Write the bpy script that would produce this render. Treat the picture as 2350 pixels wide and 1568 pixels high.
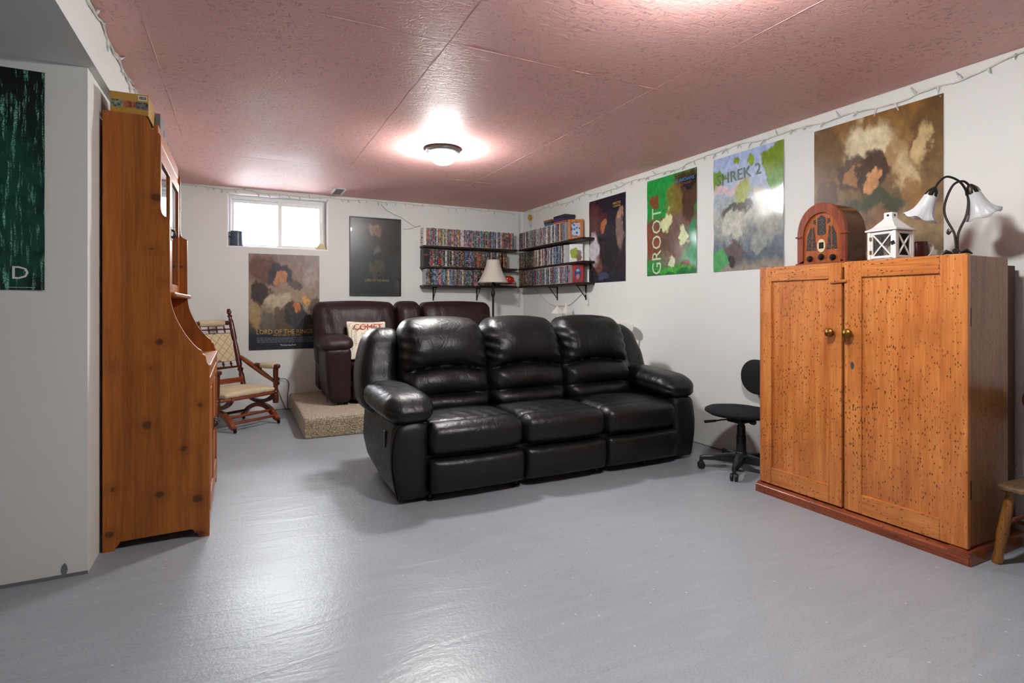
import bpy, bmesh, math, random
import numpy as np
from mathutils import Vector, Matrix

for o in list(bpy.data.objects):
    bpy.data.objects.remove(o, do_unlink=True)
SC = bpy.context.scene
COL = SC.collection
random.seed(7)
RNG = np.random.default_rng(7)
PI = math.pi

# ------------------------------------------------------------ camera
YAW = math.radians(26.419)
CAMH = 1.0995
cam_d = bpy.data.cameras.new('camera')
cam_d.sensor_width = 36.0
cam_d.lens = 1258.0 / 2350.0 * 36.0
cam_d.shift_y = -83.0 / 2350.0
cam_d.clip_start = 0.02
cam = bpy.data.objects.new('camera', cam_d)
cam.location = (0, 0, CAMH)
cam.rotation_euler = (PI / 2, 0, -YAW)
COL.objects.link(cam)
SC.camera = cam

# ------------------------------------------------------------ world, view
world = bpy.data.worlds.new('overcast_sky')
SC.world = world
world.use_nodes = True
_bg = world.node_tree.nodes['Background']
_bg.inputs[0].default_value = (0.93, 0.96, 1.0, 1)
_bg.inputs[1].default_value = 54.0
SC.view_settings.view_transform = 'Standard'
SC.view_settings.look = 'None'
SC.view_settings.gamma = 1.0
SC.view_settings.use_curve_mapping = False
SC.view_settings.exposure = 0.06
DOME_STRENGTH = 330.0
SC.cycles.use_adaptive_sampling = True
SC.cycles.adaptive_threshold = 0.06
SC.cycles.adaptive_min_samples = 16
SC.cycles.caustics_reflective = False
SC.cycles.caustics_refractive = False
SC.cycles.max_bounces = 8
SC.cycles.glossy_bounces = 3

# daylight is sampled through the basement window opening
pl = bpy.data.lights.new('window_portal', 'AREA')
pl.shape = 'RECTANGLE'; pl.size = 0.98; pl.size_y = 0.56
pl.cycles.is_portal = True
po = bpy.data.objects.new('window_portal', pl)
po.location = (0.375, 6.42, 1.97); po.rotation_euler = (-PI / 2, 0, 0)
COL.objects.link(po)

XR, YB, ZC = 3.268, 6.255, 2.30
XL, YL, ZS, XS = -0.558, 2.785, 2.076, -0.528

# ------------------------------------------------------------ object helpers
def tag(o, label=None, cat=None, group=None, kind=None):
    if label: o['label'] = label
    if cat: o['category'] = cat
    if group: o['group'] = group
    if kind: o['kind'] = kind
    return o

def thing(name, label, cat, loc=(0, 0, 0), rotz=0.0, group=None, kind=None):
    o = bpy.data.objects.new(name, None)
    o.empty_display_size = 0.1
    o.location = loc
    o.rotation_euler = (0, 0, rotz)
    COL.objects.link(o)
    return tag(o, label, cat, group, kind)

def link(name, me, parent=None):
    o = bpy.data.objects.new(name, me)
    COL.objects.link(o)
    if parent is not None:
        o.parent = parent
    return o

def copy_tree(o, parent=None):
    c = o.copy()
    COL.objects.link(c)
    if parent is not None:
        c.parent = parent
    for ch in list(o.children):
        copy_tree(ch, c)
    return c

def lin(c):
    if isinstance(c, str):
        c = c.lstrip('#')
        c = [int(c[i:i + 2], 16) / 255 for i in (0, 2, 4)]
        c = [x / 12.92 if x <= 0.04045 else ((x + 0.055) / 1.055) ** 2.4 for x in c]
    return (c[0], c[1], c[2], 1.0)

_rb_cache = {}
def rbox_data(size, r, seg=2, sub=(1, 1, 1)):
    """rounded box centred on the origin -> verts (n,3), quads"""
    if not hasattr(r, '__len__'): r = (r, r, r)
    key = (tuple(size), tuple(r), seg, tuple(sub))
    if key in _rb_cache: return _rb_cache[key]
    offs, inn = [], []
    for a in range(3):
        hl = size[a] / 2 - r[a]
        o = list(np.linspace(-1, 0, seg + 1)) + [0.0] * (sub[a] - 1) + list(np.linspace(0, 1, seg + 1))
        p = [-hl] * (seg + 1) + list(np.linspace(-hl, hl, sub[a] + 1)[1:-1]) + [hl] * (seg + 1)
        offs.append(o); inn.append(p)
    n = [len(o) for o in offs]
    idx, V, F = {}, [], []
    def vid(i, j, k):
        q = (i, j, k)
        if q not in idx:
            o = np.array([offs[0][i], offs[1][j], offs[2][k]])
            l = np.linalg.norm(o)
            P = [inn[a][q[a]] + r[a] * o[a] / l for a in range(3)]
            idx[q] = len(V); V.append(P)
        return idx[q]
    for i in range(n[0] - 1):
        for j in range(n[1] - 1):
            F.append((vid(i, j, 0), vid(i, j + 1, 0), vid(i + 1, j + 1, 0), vid(i + 1, j, 0)))
            F.append((vid(i, j, n[2] - 1), vid(i + 1, j, n[2] - 1), vid(i + 1, j + 1, n[2] - 1), vid(i, j + 1, n[2] - 1)))
    for i in range(n[0] - 1):
        for k in range(n[2] - 1):
            F.append((vid(i, 0, k), vid(i + 1, 0, k), vid(i + 1, 0, k + 1), vid(i, 0, k + 1)))
            F.append((vid(i, n[1] - 1, k), vid(i, n[1] - 1, k + 1), vid(i + 1, n[1] - 1, k + 1), vid(i + 1, n[1] - 1, k)))
    for j in range(n[1] - 1):
        for k in range(n[2] - 1):
            F.append((vid(0, j, k), vid(0, j, k + 1), vid(0, j + 1, k + 1), vid(0, j + 1, k)))
            F.append((vid(n[0] - 1, j, k), vid(n[0] - 1, j + 1, k), vid(n[0] - 1, j + 1, k + 1), vid(n[0] - 1, j, k + 1)))
    out = (np.array(V), F)
    _rb_cache[key] = out
    return out

def rotm(ax, ang):
    return np.array(Matrix.Rotation(ang, 3, ax))

class MB:
    """collects shapes; build() links them as ONE mesh object"""
    def __init__(s):
        s.V, s.F, s.M = [], [], []
        s.n = 0
    def add(s, V, F, m=0):
        V = np.asarray(V, float)
        s.V.append(V)
        for f in F:
            s.F.append(tuple(i + s.n for i in f)); s.M.append(m)
        s.n += len(V)
        return s
    def box(s, x0, x1, y0, y1, z0, z1, m=0):
        V = [(x, y, z) for z in (z0, z1) for y in (y0, y1) for x in (x0, x1)]
        F = [(0, 2, 3, 1), (4, 5, 7, 6), (0, 1, 5, 4), (2, 6, 7, 3), (0, 4, 6, 2), (1, 3, 7, 5)]
        return s.add(V, F, m)
    def rbox(s, x0, x1, y0, y1, z0, z1, r=0.005, seg=1, sub=(1, 1, 1), fn=None, m=0):
        size = (abs(x1 - x0), abs(y1 - y0), abs(z1 - z0))
        rr = r if hasattr(r, '__len__') else (r, r, r)
        rr = tuple(min(rr[a], size[a] / 2 * 0.999) for a in range(3))
        V, F = rbox_data(size, rr, seg, sub)
        V = V.copy()
        if fn: V = fn(V)
        V = V + np.array([(x0 + x1) / 2, (y0 + y1) / 2, (z0 + z1) / 2])
        return s.add(V, F, m)
    def obox(s, c, size, R, r=0.004, seg=1, m=0):
        V, F = rbox_data(tuple(size), min(r, min(size) / 2 * 0.99), seg)
        return s.add(V @ np.asarray(R).T + np.array(c), F, m)
    def tube(s, pts, rad, n=8, m=0, cap=True):
        P = [np.array(p, float) for p in pts]
        if not hasattr(rad, '__len__'): rad = [rad] * len(P)
        V, F = [], []
        up = None
        for i, p in enumerate(P):
            d = P[min(i + 1, len(P) - 1)] - P[max(i - 1, 0)]
            d = d / (np.linalg.norm(d) + 1e-12)
            if up is None:
                up = np.array([0, 0, 1.0]) if abs(d[2]) < 0.9 else np.array([1.0, 0, 0])
            a = np.cross(up, d); a /= np.linalg.norm(a) + 1e-12
            b = np.cross(d, a); up = b
            for k in range(n):
                t = 2 * PI * k / n
                V.append(p + rad[i] * (math.cos(t) * a + math.sin(t) * b))
        for i in range(len(P) - 1):
            for k in range(n):
                k2 = (k + 1) % n
                F.append((i * n + k, i * n + k2, (i + 1) * n + k2, (i + 1) * n + k))
        if cap:
            F.append(tuple(range(n - 1, -1, -1)))
            F.append(tuple((len(P) - 1) * n + k for k in range(n)))
        return s.add(V, F, m)
    def lathe(s, prof, n=20, c=(0, 0, 0), R=None, m=0, fn=None):
        """profile [(r,z)] about local z"""
        V, F = [], []
        for (r, z) in prof:
            for k in range(n):
                t = 2 * PI * k / n
                V.append((r * math.cos(t), r * math.sin(t), z))
        for i in range(len(prof) - 1):
            for k in range(n):
                k2 = (k + 1) % n
                F.append((i * n + k, i * n + k2, (i + 1) * n + k2, (i + 1) * n + k))
        if prof[0][0] > 1e-5: F.append(tuple(range(n - 1, -1, -1)))
        if prof[-1][0] > 1e-5: F.append(tuple((len(prof) - 1) * n + k for k in range(n)))
        V = np.array(V)
        if fn: V = fn(V)
        if R is not None: V = V @ np.asarray(R).T
        return s.add(V + np.array(c), F, m)
    def turned(s, p0, p1, prof, n=12, m=0):
        """a turned rod from p0 to p1, prof [(t, radius)]"""
        p0, p1 = np.array(p0, float), np.array(p1, float)
        return s.tube([p0 + (p1 - p0) * t for t, _ in prof], [r for _, r in prof], n, m)
    def prism(s, outline, axis, a0, a1, m=0):
        """outline in the two other axes (cyclic order), extruded along axis"""
        n = len(outline)
        V = []
        for a in (a0, a1):
            for (p, q) in outline:
                if axis == 'x': V.append((a, p, q))
                elif axis == 'y': V.append((p, a, q))
                else: V.append((p, q, a))
        F = [tuple(range(n - 1, -1, -1)), tuple(range(n, 2 * n))]
        for k in range(n):
            k2 = (k + 1) % n
            F.append((k, k2, n + k2, n + k))
        return s.add(V, F, m)
    def build(s, name, mats, parent=None, smooth=True, angle=38, origin=None):
        V = np.concatenate(s.V)
        q = parent
        while origin is None and q is not None:
            if q.get('_w') is not None: origin = q['_w']
            q = q.parent
        if origin is not None:
            V = V - np.array(list(origin))
        me = bpy.data.meshes.new(name)
        me.from_pydata(V.tolist(), [], s.F)
        if not isinstance(mats, (list, tuple)): mats = [mats]
        for mm in mats: me.materials.append(mm)
        me.polygons.foreach_set('material_index', s.M)
        bm = bmesh.new(); bm.from_mesh(me)
        bmesh.ops.recalc_face_normals(bm, faces=bm.faces)
        bm.to_mesh(me); bm.free()
        if smooth:
            me.polygons.foreach_set('use_smooth', [True] * len(me.polygons))
            me.set_sharp_from_angle(angle=math.radians(angle))
        me.update()
        o = link(name, me, parent)
        if smooth and angle <= 45:      # keep big flat faces flat beside small bevels
            w = o.modifiers.new('weighted_normals', 'WEIGHTED_NORMAL')
            w.keep_sharp = True; w.weight = 80
        return o

def wthing(name, label, cat, loc, group=None):
    """thing whose parts are written in room coordinates (no rotation)"""
    o = thing(name, label, cat, loc, 0.0, group)
    o['_w'] = [float(x) for x in loc]
    return o

# ------------------------------------------------------------ material helpers
_mc = {}
class NT:
    def __init__(s, name):
        s.mat = bpy.data.materials.new(name)
        s.mat.use_nodes = True
        s.t = s.mat.node_tree
        s.b = s.t.nodes['Principled BSDF']
    def n(s, ty, **kw):
        nd = s.t.nodes.new(ty)
        for k, v in kw.items():
            if k.startswith('i_'):
                nd.inputs[int(k[2:])].default_value = v
            else:
                setattr(nd, k, v)
        return nd
    def l(s, a, b): s.t.links.new(a, b)
    def coords(s, scale=(1, 1, 1), loc=(0, 0, 0), kind='Object'):
        tc = s.n('ShaderNodeTexCoord')
        mp = s.n('ShaderNodeMapping')
        mp.inputs['Scale'].default_value = scale
        mp.inputs['Location'].default_value = loc
        s.l(tc.outputs[kind], mp.inputs['Vector'])
        return mp.outputs[0]
    def noise(s, vec, scale, detail=4, rough=0.55, dist=0.0):
        nd = s.n('ShaderNodeTexNoise', noise_dimensions='2D' if getattr(s, 'flat', False) else '3D')
        nd.inputs['Scale'].default_value = scale
        nd.inputs['Detail'].default_value = detail
        nd.inputs['Roughness'].default_value = rough
        nd.inputs['Distortion'].default_value = dist
        if vec is not None: s.l(vec, nd.inputs['Vector'])
        return nd.outputs[0]
    def vor(s, vec, scale, feature='F1', rnd=1.0):
        nd = s.n('ShaderNodeTexVoronoi', feature=feature, voronoi_dimensions='2D' if getattr(s, 'flat', False) else '3D')
        nd.inputs['Scale'].default_value = scale
        nd.inputs['Randomness'].default_value = rnd
        if vec is not None: s.l(vec, nd.inputs['Vector'])
        return nd.outputs[0]
    def ramp(s, fac, stops, interp='LINEAR'):
        r = s.n('ShaderNodeValToRGB')
        r.color_ramp.interpolation = interp
        el = r.color_ramp.elements
        while len(el) < len(stops): el.new(0.5)
        for e, (p, c) in zip(el, stops):
            e.position = p
            e.color = lin(c) if not isinstance(c, (int, float)) else (c, c, c, 1)
        s.l(fac, r.inputs[0])
        return r.outputs[0]
    def math(s, op, a, b=None, clamp=False):
        m = s.n('ShaderNodeMath', operation=op, use_clamp=clamp)
        for i, x in enumerate((a, b)):
            if x is None: continue
            if isinstance(x, (int, float)): m.inputs[i].default_value = x
            else: s.l(x, m.inputs[i])
        return m.outputs[0]
    def mix(s, fac, a, b, mode='MIX'):
        m = s.n('ShaderNodeMix', data_type='RGBA', blend_type=mode)
        for i, x in ((0, fac), (6, a), (7, b)):
            if isinstance(x, (int, float)): m.inputs[i].default_value = x
            elif isinstance(x, (tuple, list, str)): m.inputs[i].default_value = lin(x)
            else: s.l(x, m.inputs[i])
        return m.outputs[2]
    def bump(s, h, strength=0.3, dist=0.01, prev=None):
        b = s.n('ShaderNodeBump')
        b.inputs['Strength'].default_value = strength
        b.inputs['Distance'].default_value = dist
        s.l(h, b.inputs['Height'])
        if prev is not None: s.l(prev, b.inputs['Normal'])
        return b.outputs[0]
    def done(s, col=None, rough=0.5, metal=0.0, normal=None, spec=0.5, coat=0.0):
        b = s.b
        if col is not None:
            if isinstance(col, (tuple, list, str)): b.inputs['Base Color'].default_value = lin(col)
            else: s.l(col, b.inputs['Base Color'])
        if isinstance(rough, (int, float)): b.inputs['Roughness'].default_value = rough
        else: s.l(rough, b.inputs['Roughness'])
        b.inputs['Metallic'].default_value = metal
        b.inputs['Specular IOR Level'].default_value = spec
        b.inputs['Coat Weight'].default_value = coat
        b.inputs['Coat Roughness'].default_value = 0.12
        if normal is not None: s.l(normal, b.inputs['Normal'])
        return s.mat

def plain(name, col, rough=0.5, metal=0.0, spec=0.5, grain=0.0, gscale=60.0, coat=0.0):
    """simple procedural material: faint mottling over one colour"""
    if name in _mc: return _mc[name]
    t = NT(name)
    v = t.coords()
    c0 = lin(col)
    nz = t.noise(v, gscale, 1)
    k = 0.10
    c = t.mix(nz, tuple(x * (1 - k) for x in c0[:3]), tuple(min(1, x * (1 + k)) for x in c0[:3]))
    nrm = t.bump(nz, grain, 0.004) if grain > 0 else None
    _mc[name] = t.done(c, rough, metal, nrm, spec, coat)
    return _mc[name]

def wood(name, dark, mid, light, axis='z', scale=1.0, rough=0.4, knots=0.0, specks=0.0, coat=0.0, strips=0.0, bump=0.1):
    if name in _mc: return _mc[name]
    t = NT(name)
    ai = 'xyz'.index(axis)
    st = [16.0 * scale] * 3; st[ai] = 0.8 * scale
    n1 = t.noise(t.coords(tuple(st)), 1.6, 5, 0.6, 0.8)
    st2 = [110.0 * scale] * 3; st2[ai] = 3.5 * scale
    n2 = t.noise(t.coords(tuple(st2)), 2.0, 3)
    f = t.math('ADD', t.math('MULTIPLY', n1, 0.62), t.math('MULTIPLY', n2, 0.38))
    c = t.ramp(f, [(0.36, dark), (0.5, mid), (0.64, light)])
    if strips > 0:
        # laminated board strips of slightly differing tone
        sx = t.n('ShaderNodeSeparateXYZ'); t.l(t.coords((1 / strips,) * 3), sx.inputs[0])
        o = [sx.outputs[k] for k in range(3) if k != ai]
        fl = t.math('FLOOR', t.math('ADD', t.math('ADD', o[0], o[1]), 40.3))
        wn = t.n('ShaderNodeTexWhiteNoise', noise_dimensions='1D'); t.l(fl, wn.inputs['W'])
        c = t.mix(1.0, c, t.ramp(wn.outputs[0], [(0.0, 0.72), (1.0, 1.0)]), 'MULTIPLY')
    if knots > 0:
        sk = t.n('ShaderNodeSeparateXYZ'); t.l(t.coords(), sk.inputs[0])
        ck = t.n('ShaderNodeCombineXYZ')
        t.l(t.math('ADD', sk.outputs[0], sk.outputs[1]), ck.inputs[0]); t.l(t.math('MULTIPLY', sk.outputs[2], 1.1), ck.inputs[1])
        vk = t.n('ShaderNodeTexVoronoi', voronoi_dimensions='2D'); vk.inputs['Scale'].default_value = knots
        t.l(ck.outputs[0], vk.inputs['Vector'])
        kc = t.n('ShaderNodeSeparateXYZ'); t.l(vk.outputs['Color'], kc.inputs[0])
        kd = t.math('ADD', vk.outputs['Distance'], t.math('MULTIPLY', kc.outputs[1], 0.13))
        d2 = t.math('ADD', kd, t.math('MULTIPLY', t.math('SUBTRACT', t.noise(t.coords((22, 22, 30)), 1, 3), .5), 0.16))
        d2 = t.math('ADD', d2, t.math('MULTIPLY', t.math('GREATER_THAN', kc.outputs[0], .62), 1.0))
        halo = t.ramp(d2, [(0.12, 1.0), (0.36, 0.0)])
        c = t.mix(t.math('MULTIPLY', halo, 0.45), c, tuple(x * 0.62 for x in lin(dark)[:3]))
        core = t.ramp(d2, [(0.10, 1.0), (0.14, 0.0)])
        c = t.mix(t.math('MULTIPLY', core, 0.8), c, tuple(x * 0.22 for x in lin(dark)[:3]))
    if specks > 0:
        sq = t.n('ShaderNodeSeparateXYZ'); t.l(t.coords(), sq.inputs[0])
        cq = t.n('ShaderNodeCombineXYZ')
        if axis == 'z':
            t.l(t.math('MULTIPLY', t.math('ADD', sq.outputs[0], sq.outputs[1]), 105.0), cq.inputs[0]); t.l(t.math('MULTIPLY', sq.outputs[2], 46.0), cq.inputs[1])
        else:
            t.l(t.math('MULTIPLY', t.math('ADD', sq.outputs[0], sq.outputs[1]), 46.0), cq.inputs[0]); t.l(t.math('MULTIPLY', sq.outputs[2], 105.0), cq.inputs[1])
        vn = t.n('ShaderNodeTexVoronoi', voronoi_dimensions='2D'); vn.inputs['Scale'].default_value = 1.0
        wob = t.n('ShaderNodeVectorMath', operation='ADD')
        nn_ = t.n('ShaderNodeTexNoise'); nn_.inputs['Scale'].default_value = 90.0
        sc_ = t.n('ShaderNodeVectorMath', operation='SCALE'); sc_.inputs['Scale'].default_value = 1.1
        t.l(t.coords(), nn_.inputs['Vector']); t.l(nn_.outputs['Color'], sc_.inputs[0])
        t.l(cq.outputs[0], wob.inputs[0]); t.l(sc_.outputs[0], wob.inputs[1])
        t.l(wob.outputs[0], vn.inputs['Vector'])
        big = t.ramp(t.noise(t.coords((4.0, 4.0, 3.0)), 1.0, 4), [(0.36, 0.45), (0.66, 1.0)])
        thr = t.math('MULTIPLY', big, 0.33)
        m = t.math('LESS_THAN', vn.outputs['Distance'], thr)
        sp = t.n('ShaderNodeSeparateXYZ'); t.l(vn.outputs['Color'], sp.inputs[0])
        m = t.math('MULTIPLY', m, t.math('LESS_THAN', sp.outputs[0], specks))
        c = t.mix(t.math('MULTIPLY', m, 0.80), c, '#2e1507')
        blot = t.ramp(t.noise(t.coords((5, 5, 3.2)), 1.2, 5, .6), [(0.46, 0.0), (0.74, 1.0)])
        c = t.mix(t.math('MULTIPLY', blot, 0.55), c, tuple(x * .72 for x in lin(dark)[:3]))
    nrm = t.bump(n2, bump, 0.002)
    _mc[name] = t.done(c, rough, 0.0, nrm, 0.45, coat)
    return _mc[name]

def leather(name, col, col2, rough=0.34, wrinkle=0.35, spec=0.5):
    t = NT(name)
    v = t.coords()
    big = t.noise(v, 5.0, 3, 0.5, 0.6)
    c = t.mix(big, col, col2)
    wv = t.noise(t.coords((1, 1, 0.55)), 13.0, 3, 0.6, 1.4)
    wv = t.ramp(wv, [(0.35, 0.0), (0.6, 1.0)])
    nr = t.bump(wv, wrinkle, 0.008)
    rg = t.ramp(t.noise(v, 30.0, 3), [(0.3, rough - 0.05), (0.7, rough + 0.07)])
    return t.done(c, rg, 0.0, nr, spec)

def fabric(name, c1, c2, scale=300.0, rough=0.9, strength=0.5):
    t = NT(name)
    v = t.coords()
    d = t.vor(v, scale)
    n = t.noise(v, 12.0, 3)
    c = t.mix(t.math('MULTIPLY', t.math('ADD', d, n), 0.6, True), c1, c2)
    return t.done(c, rough, 0.0, t.bump(d, strength, 0.004), 0.2)

def glass(name, tint=(0.9, 0.93, 0.95), rough=0.02, refl=1.0, clear=1.0):
    """thin pane: light goes straight through, the surface mirrors by Fresnel"""
    if name in _mc: return _mc[name]
    t = NT(name)
    tr = t.n('ShaderNodeBsdfTransparent'); tr.inputs[0].default_value = (*tint, 1)
    gl = t.n('ShaderNodeBsdfGlossy'); gl.inputs['Roughness'].default_value = rough
    fr = t.n('ShaderNodeFresnel'); fr.inputs[0].default_value = 1.5
    nz = t.noise(t.coords(), 3.0, 2)
    fac = t.math('MULTIPLY', fr.outputs[0], t.math('ADD', t.math('MULTIPLY', nz, 0.1), refl), True)
    mx = t.n('ShaderNodeMixShader')
    t.l(fac, mx.inputs[0]); t.l(tr.outputs[0], mx.inputs[1]); t.l(gl.outputs[0], mx.inputs[2])
    t.l(mx.outputs[0], t.t.nodes['Material Output'].inputs[0])
    _mc[name] = t.mat
    return t.mat

def make_text(body, size, name, mat, parent, loc, extrude=0.0006, sx=1.0, rotz=0.0, align='CENTER', shear=0.0):
    cu = bpy.data.curves.new(name, 'FONT')
    cu.body = body; cu.size = size; cu.extrude = extrude
    cu.align_x = align; cu.align_y = 'CENTER'; cu.resolution_u = 2; cu.shear = shear
    tmp = bpy.data.objects.new(name, cu)
    COL.objects.link(tmp)
    dg = bpy.context.evaluated_depsgraph_get()
    me = bpy.data.meshes.new_from_object(tmp.evaluated_get(dg))
    bpy.data.objects.remove(tmp, do_unlink=True)
    me.materials.clear(); me.materials.append(mat)
    o = link(name, me, parent)
    o.location = loc; o.rotation_euler = (0, 0, rotz); o.scale = (sx, 1, 1)
    return o
# ============================================================ SETTING
def wall_mat(name, col, rough=0.55):
    t = NT(name)
    v = t.coords()
    big = t.noise(v, 0.9, 2)
    fine = t.noise(v, 60.0, 2)
    c0 = lin(col)
    c = t.mix(big, tuple(x * 0.95 for x in c0[:3]), tuple(x * 1.03 for x in c0[:3]))
    # small scuffs and nail holes
    d = t.vor(v, 2.2)
    c = t.mix(t.math('MULTIPLY', t.math('LESS_THAN', d, 0.012), 0.8), c, '#3c3a38')
    nr = t.bump(fine, 0.06, 0.003)
    return t.done(c, rough, 0, nr, 0.35)
WALL = wall_mat('wall_paint', '#e1e2df')

def floor_mat():
    t = NT('painted_concrete'); t.flat = True
    v = t.coords()
    big = t.noise(v, 0.8, 2)
    c = t.mix(big, '#888f96', '#989fa6')
    trow = t.noise(t.coords((1.0, 5.0, 1), (0.3, 0, 0)), 2.2, 3, 0.6, 0.8)
    c = t.mix(t.math('MULTIPLY', t.ramp(trow, [(0.45, 0.0), (0.75, 1.0)]), 0.25), c, '#a6adb4')
    d = t.vor(v, 5.5)
    spk = t.noise(v, 2.0, 2)
    chips = t.math('MULTIPLY', t.math('LESS_THAN', d, 0.022), t.math('GREATER_THAN', spk, 0.5))
    c = t.mix(t.math('MULTIPLY', chips, 0.5), c, '#d9dadb')
    # trowel scratches: thin dark arcs
    sc = t.noise(t.coords((3.0, 26.0, 1), (0, 0, 0)), 1.6, 2, 0.5, 1.2)
    line = t.ramp(sc, [(0.492, 0.0), (0.5, 1.0), (0.508, 0.0)])
    lm = t.math('MULTIPLY', line, t.math('GREATER_THAN', t.noise(v, 1.7, 2), 0.52))
    c = t.mix(t.math('MULTIPLY', lm, 0.45), c, '#5d6065')
    fine = t.noise(v, 55.0, 3, 0.65)
    c = t.mix(0.35, c, t.ramp(t.noise(v, 130.0, 3, .7), [(.3, .35), (.7, .65)]), 'OVERLAY')
    nr = t.bump(t.math('ADD', t.math('MULTIPLY', fine, .4), trow), 0.17, 0.012)
    rg = t.ramp(big, [(0.3, 0.32), (0.7, 0.44)])
    return t.done(c, rg, 0, nr, 0.5)

def ceiling_mat():
    t = NT('pink_painted_strand_board'); t.flat = True
    v = t.coords()
    big = t.noise(v, 1.0, 3)
    c = t.mix(big, '#dca7a0', '#e5b3ac')
    # short wood strands lying in all directions, shade of their cracks put into colour
    hs = None
    wq = t.n('ShaderNodeTexNoise', noise_dimensions='2D'); wq.inputs['Scale'].default_value = 26.0; wq.inputs['Detail'].default_value = 1
    t.l(v, wq.inputs['Vector'])
    wm = t.n('ShaderNodeVectorMath', operation='MULTIPLY_ADD'); wm.inputs[1].default_value = (.035, .035, 0)
    t.l(wq.outputs['Color'], wm.inputs[0]); t.l(v, wm.inputs[2])
    for k, (ang, sc) in enumerate(((0.3, 1.0), (1.1, 1.15), (1.9, 0.9), (2.7, 1.2))):
        mp = t.n('ShaderNodeMapping')
        mp.inputs['Rotation'].default_value = (0, 0, ang)
        mp.vector_type = 'TEXTURE'
        mp.inputs['Scale'].default_value = (1 / (20 * sc), 1 / (75 * sc), 1)
        mp.inputs['Location'].default_value = (k * 3.7, k * 1.9, 0)
        t.l(wm.outputs[0], mp.inputs[0])
        vn = t.n('ShaderNodeTexVoronoi', voronoi_dimensions='2D'); vn.inputs['Scale'].default_value = 1.0
        t.l(mp.outputs[0], vn.inputs['Vector'])
        sp = t.n('ShaderNodeSeparateXYZ'); t.l(vn.outputs['Color'], sp.inputs[0])
        m = t.math('MULTIPLY', t.ramp(vn.outputs['Distance'], [(0.20, 1.0), (0.36, 0.0)]), t.math('LESS_THAN', sp.outputs[0], 0.13))
        hs = m if hs is None else t.math('MAXIMUM', hs, m)
    reg = t.ramp(t.noise(v, 2.6, 3), [(0.36, 0.15), (0.60, 1.0)])
    fl = t.math('MULTIPLY', hs, reg)
    c = t.mix(t.math('MULTIPLY', fl, 0.32), c, '#5c3a3a')
    nr = t.bump(t.math('SUBTRACT', t.noise(t.coords((1, 3, 1)), 17.0, 3, 0.65, .6), t.math('MULTIPLY', hs, .25)), 0.34, 0.006)
    rg = t.ramp(big, [(0.3, 0.50), (0.7, 0.66)])
    return t.done(c, rg, 0, nr, 0.38)
FLOOR, CEIL = floor_mat(), ceiling_mat()
WHITE_TRIM = plain('white_vinyl', '#f4f5f5', 0.35)
JAMB = plain('white_jamb_paint', '#f6f6f6', 0.5)

def struct(name, mb, mat, smooth=False):
    o = mb.build(name, mat, None, smooth)
    o['kind'] = 'structure'
    return o

XF, YN = -3.2, -3.0      # far left and rear walls of the basement, behind the camera
struct('floor', MB().box(XF - .1, XR + .15, YN - .1, YB + .25, -0.1, 0), FLOOR)
struct('wall_right', MB().box(XR, XR + .15, YN - .1, YB + .25, 0, ZC + .1), WALL)
WX0, WX1, WZ0, WZ1 = -0.115, 0.866, 1.692, 2.250
b = MB()
b.box(XF, WX0, YB, YB + .25, 0, ZC + .1); b.box(WX1, XR, YB, YB + .25, 0, ZC + .1)
b.box(WX0, WX1, YB, YB + .25, 0, WZ0); b.box(WX0, WX1, YB, YB + .25, WZ1, ZC + .1)
struct('wall_back', b, WALL)
struct('wall_left', MB().box(XL - .14, XL, YL, YB, 0, ZS), WALL)
struct('wall_left_return', MB().box(XF, XL - .14, YL, YL + .12, 0, ZS), WALL)
struct('wall_rear', MB().box(XF - .1, XR + .15, YN - .15, YN, 0, ZC + .1), WALL)
struct('wall_far_left', MB().box(XF - .15, XF, YN, YB, 0, ZC + .1), WALL)
struct('soffit', MB().box(XF, XS, YN, YB, ZS, ZC + .014), WALL)
PAINT_LINE = plain('grey_floor_paint', '#74777b', 0.5)
tb = MB().box(XF, XL + .0015, YL - .0015, YL, 0, 0.014)
tb.prism([(-.640, .012), (-.628, .012), (-.622, .030), (-.626, .050), (-.633, .060), (-.642, .048), (-.645, .030)], 'y', YL - .0012, YL)
struct('trim_1', tb, PAINT_LINE)
struct('trim_2', MB().box(XR - .0015, XR, YN, YB, 0, 0.008), PAINT_LINE)
struct('trim_3', MB().box(XL, XR, YB - .0015, YB, 0, 0.008), PAINT_LINE)

ceil = struct('ceiling', MB().box(XF, XR + .15, YN, YB + .25, ZC + .012, ZC + .12), CEIL)
xs = [XS, -0.365, 0.855, 2.055, XR]
ys = [YN, -0.19, 2.37, 4.93, YB]
g = 0.0016
for i in range(4):
    for j in range(4):
        p = MB().rbox(xs[i] + g, xs[i + 1] - g, ys[j] + g, ys[j + 1] - g, ZC, ZC + .012, 0.0025, 1)
        p.build('panel', CEIL, ceil, True)
# painted-over joint ridges where the boards butt together
RIDGE = CEIL
for k, (x0, x1, y0, y1) in enumerate([(xs[1], xs[1], YN, YB), (xs[2], xs[2], YN, YB), (xs[3], xs[3], YN, YB),
                                      (xs[0], xs[4], ys[2], ys[2]), (xs[0], xs[4], ys[3], ys[3]), (xs[0], xs[4], ys[1], ys[1])]):
    n = 60
    rr = random.Random(k)
    pts, rad = [], []
    for i in range(n + 1):
        t = i / n
        w = rr.uniform(-.003, .003)
        pts.append((x0 + (x1 - x0) * t + (w if x0 == x1 else 0), y0 + (y1 - y0) * t + (w if y0 == y1 else 0), ZC + .0022))
        rad.append(rr.uniform(.002, .0042))
    MB().tube(pts, rad, 6).build('joint_filler', RIDGE, ceil)

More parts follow.
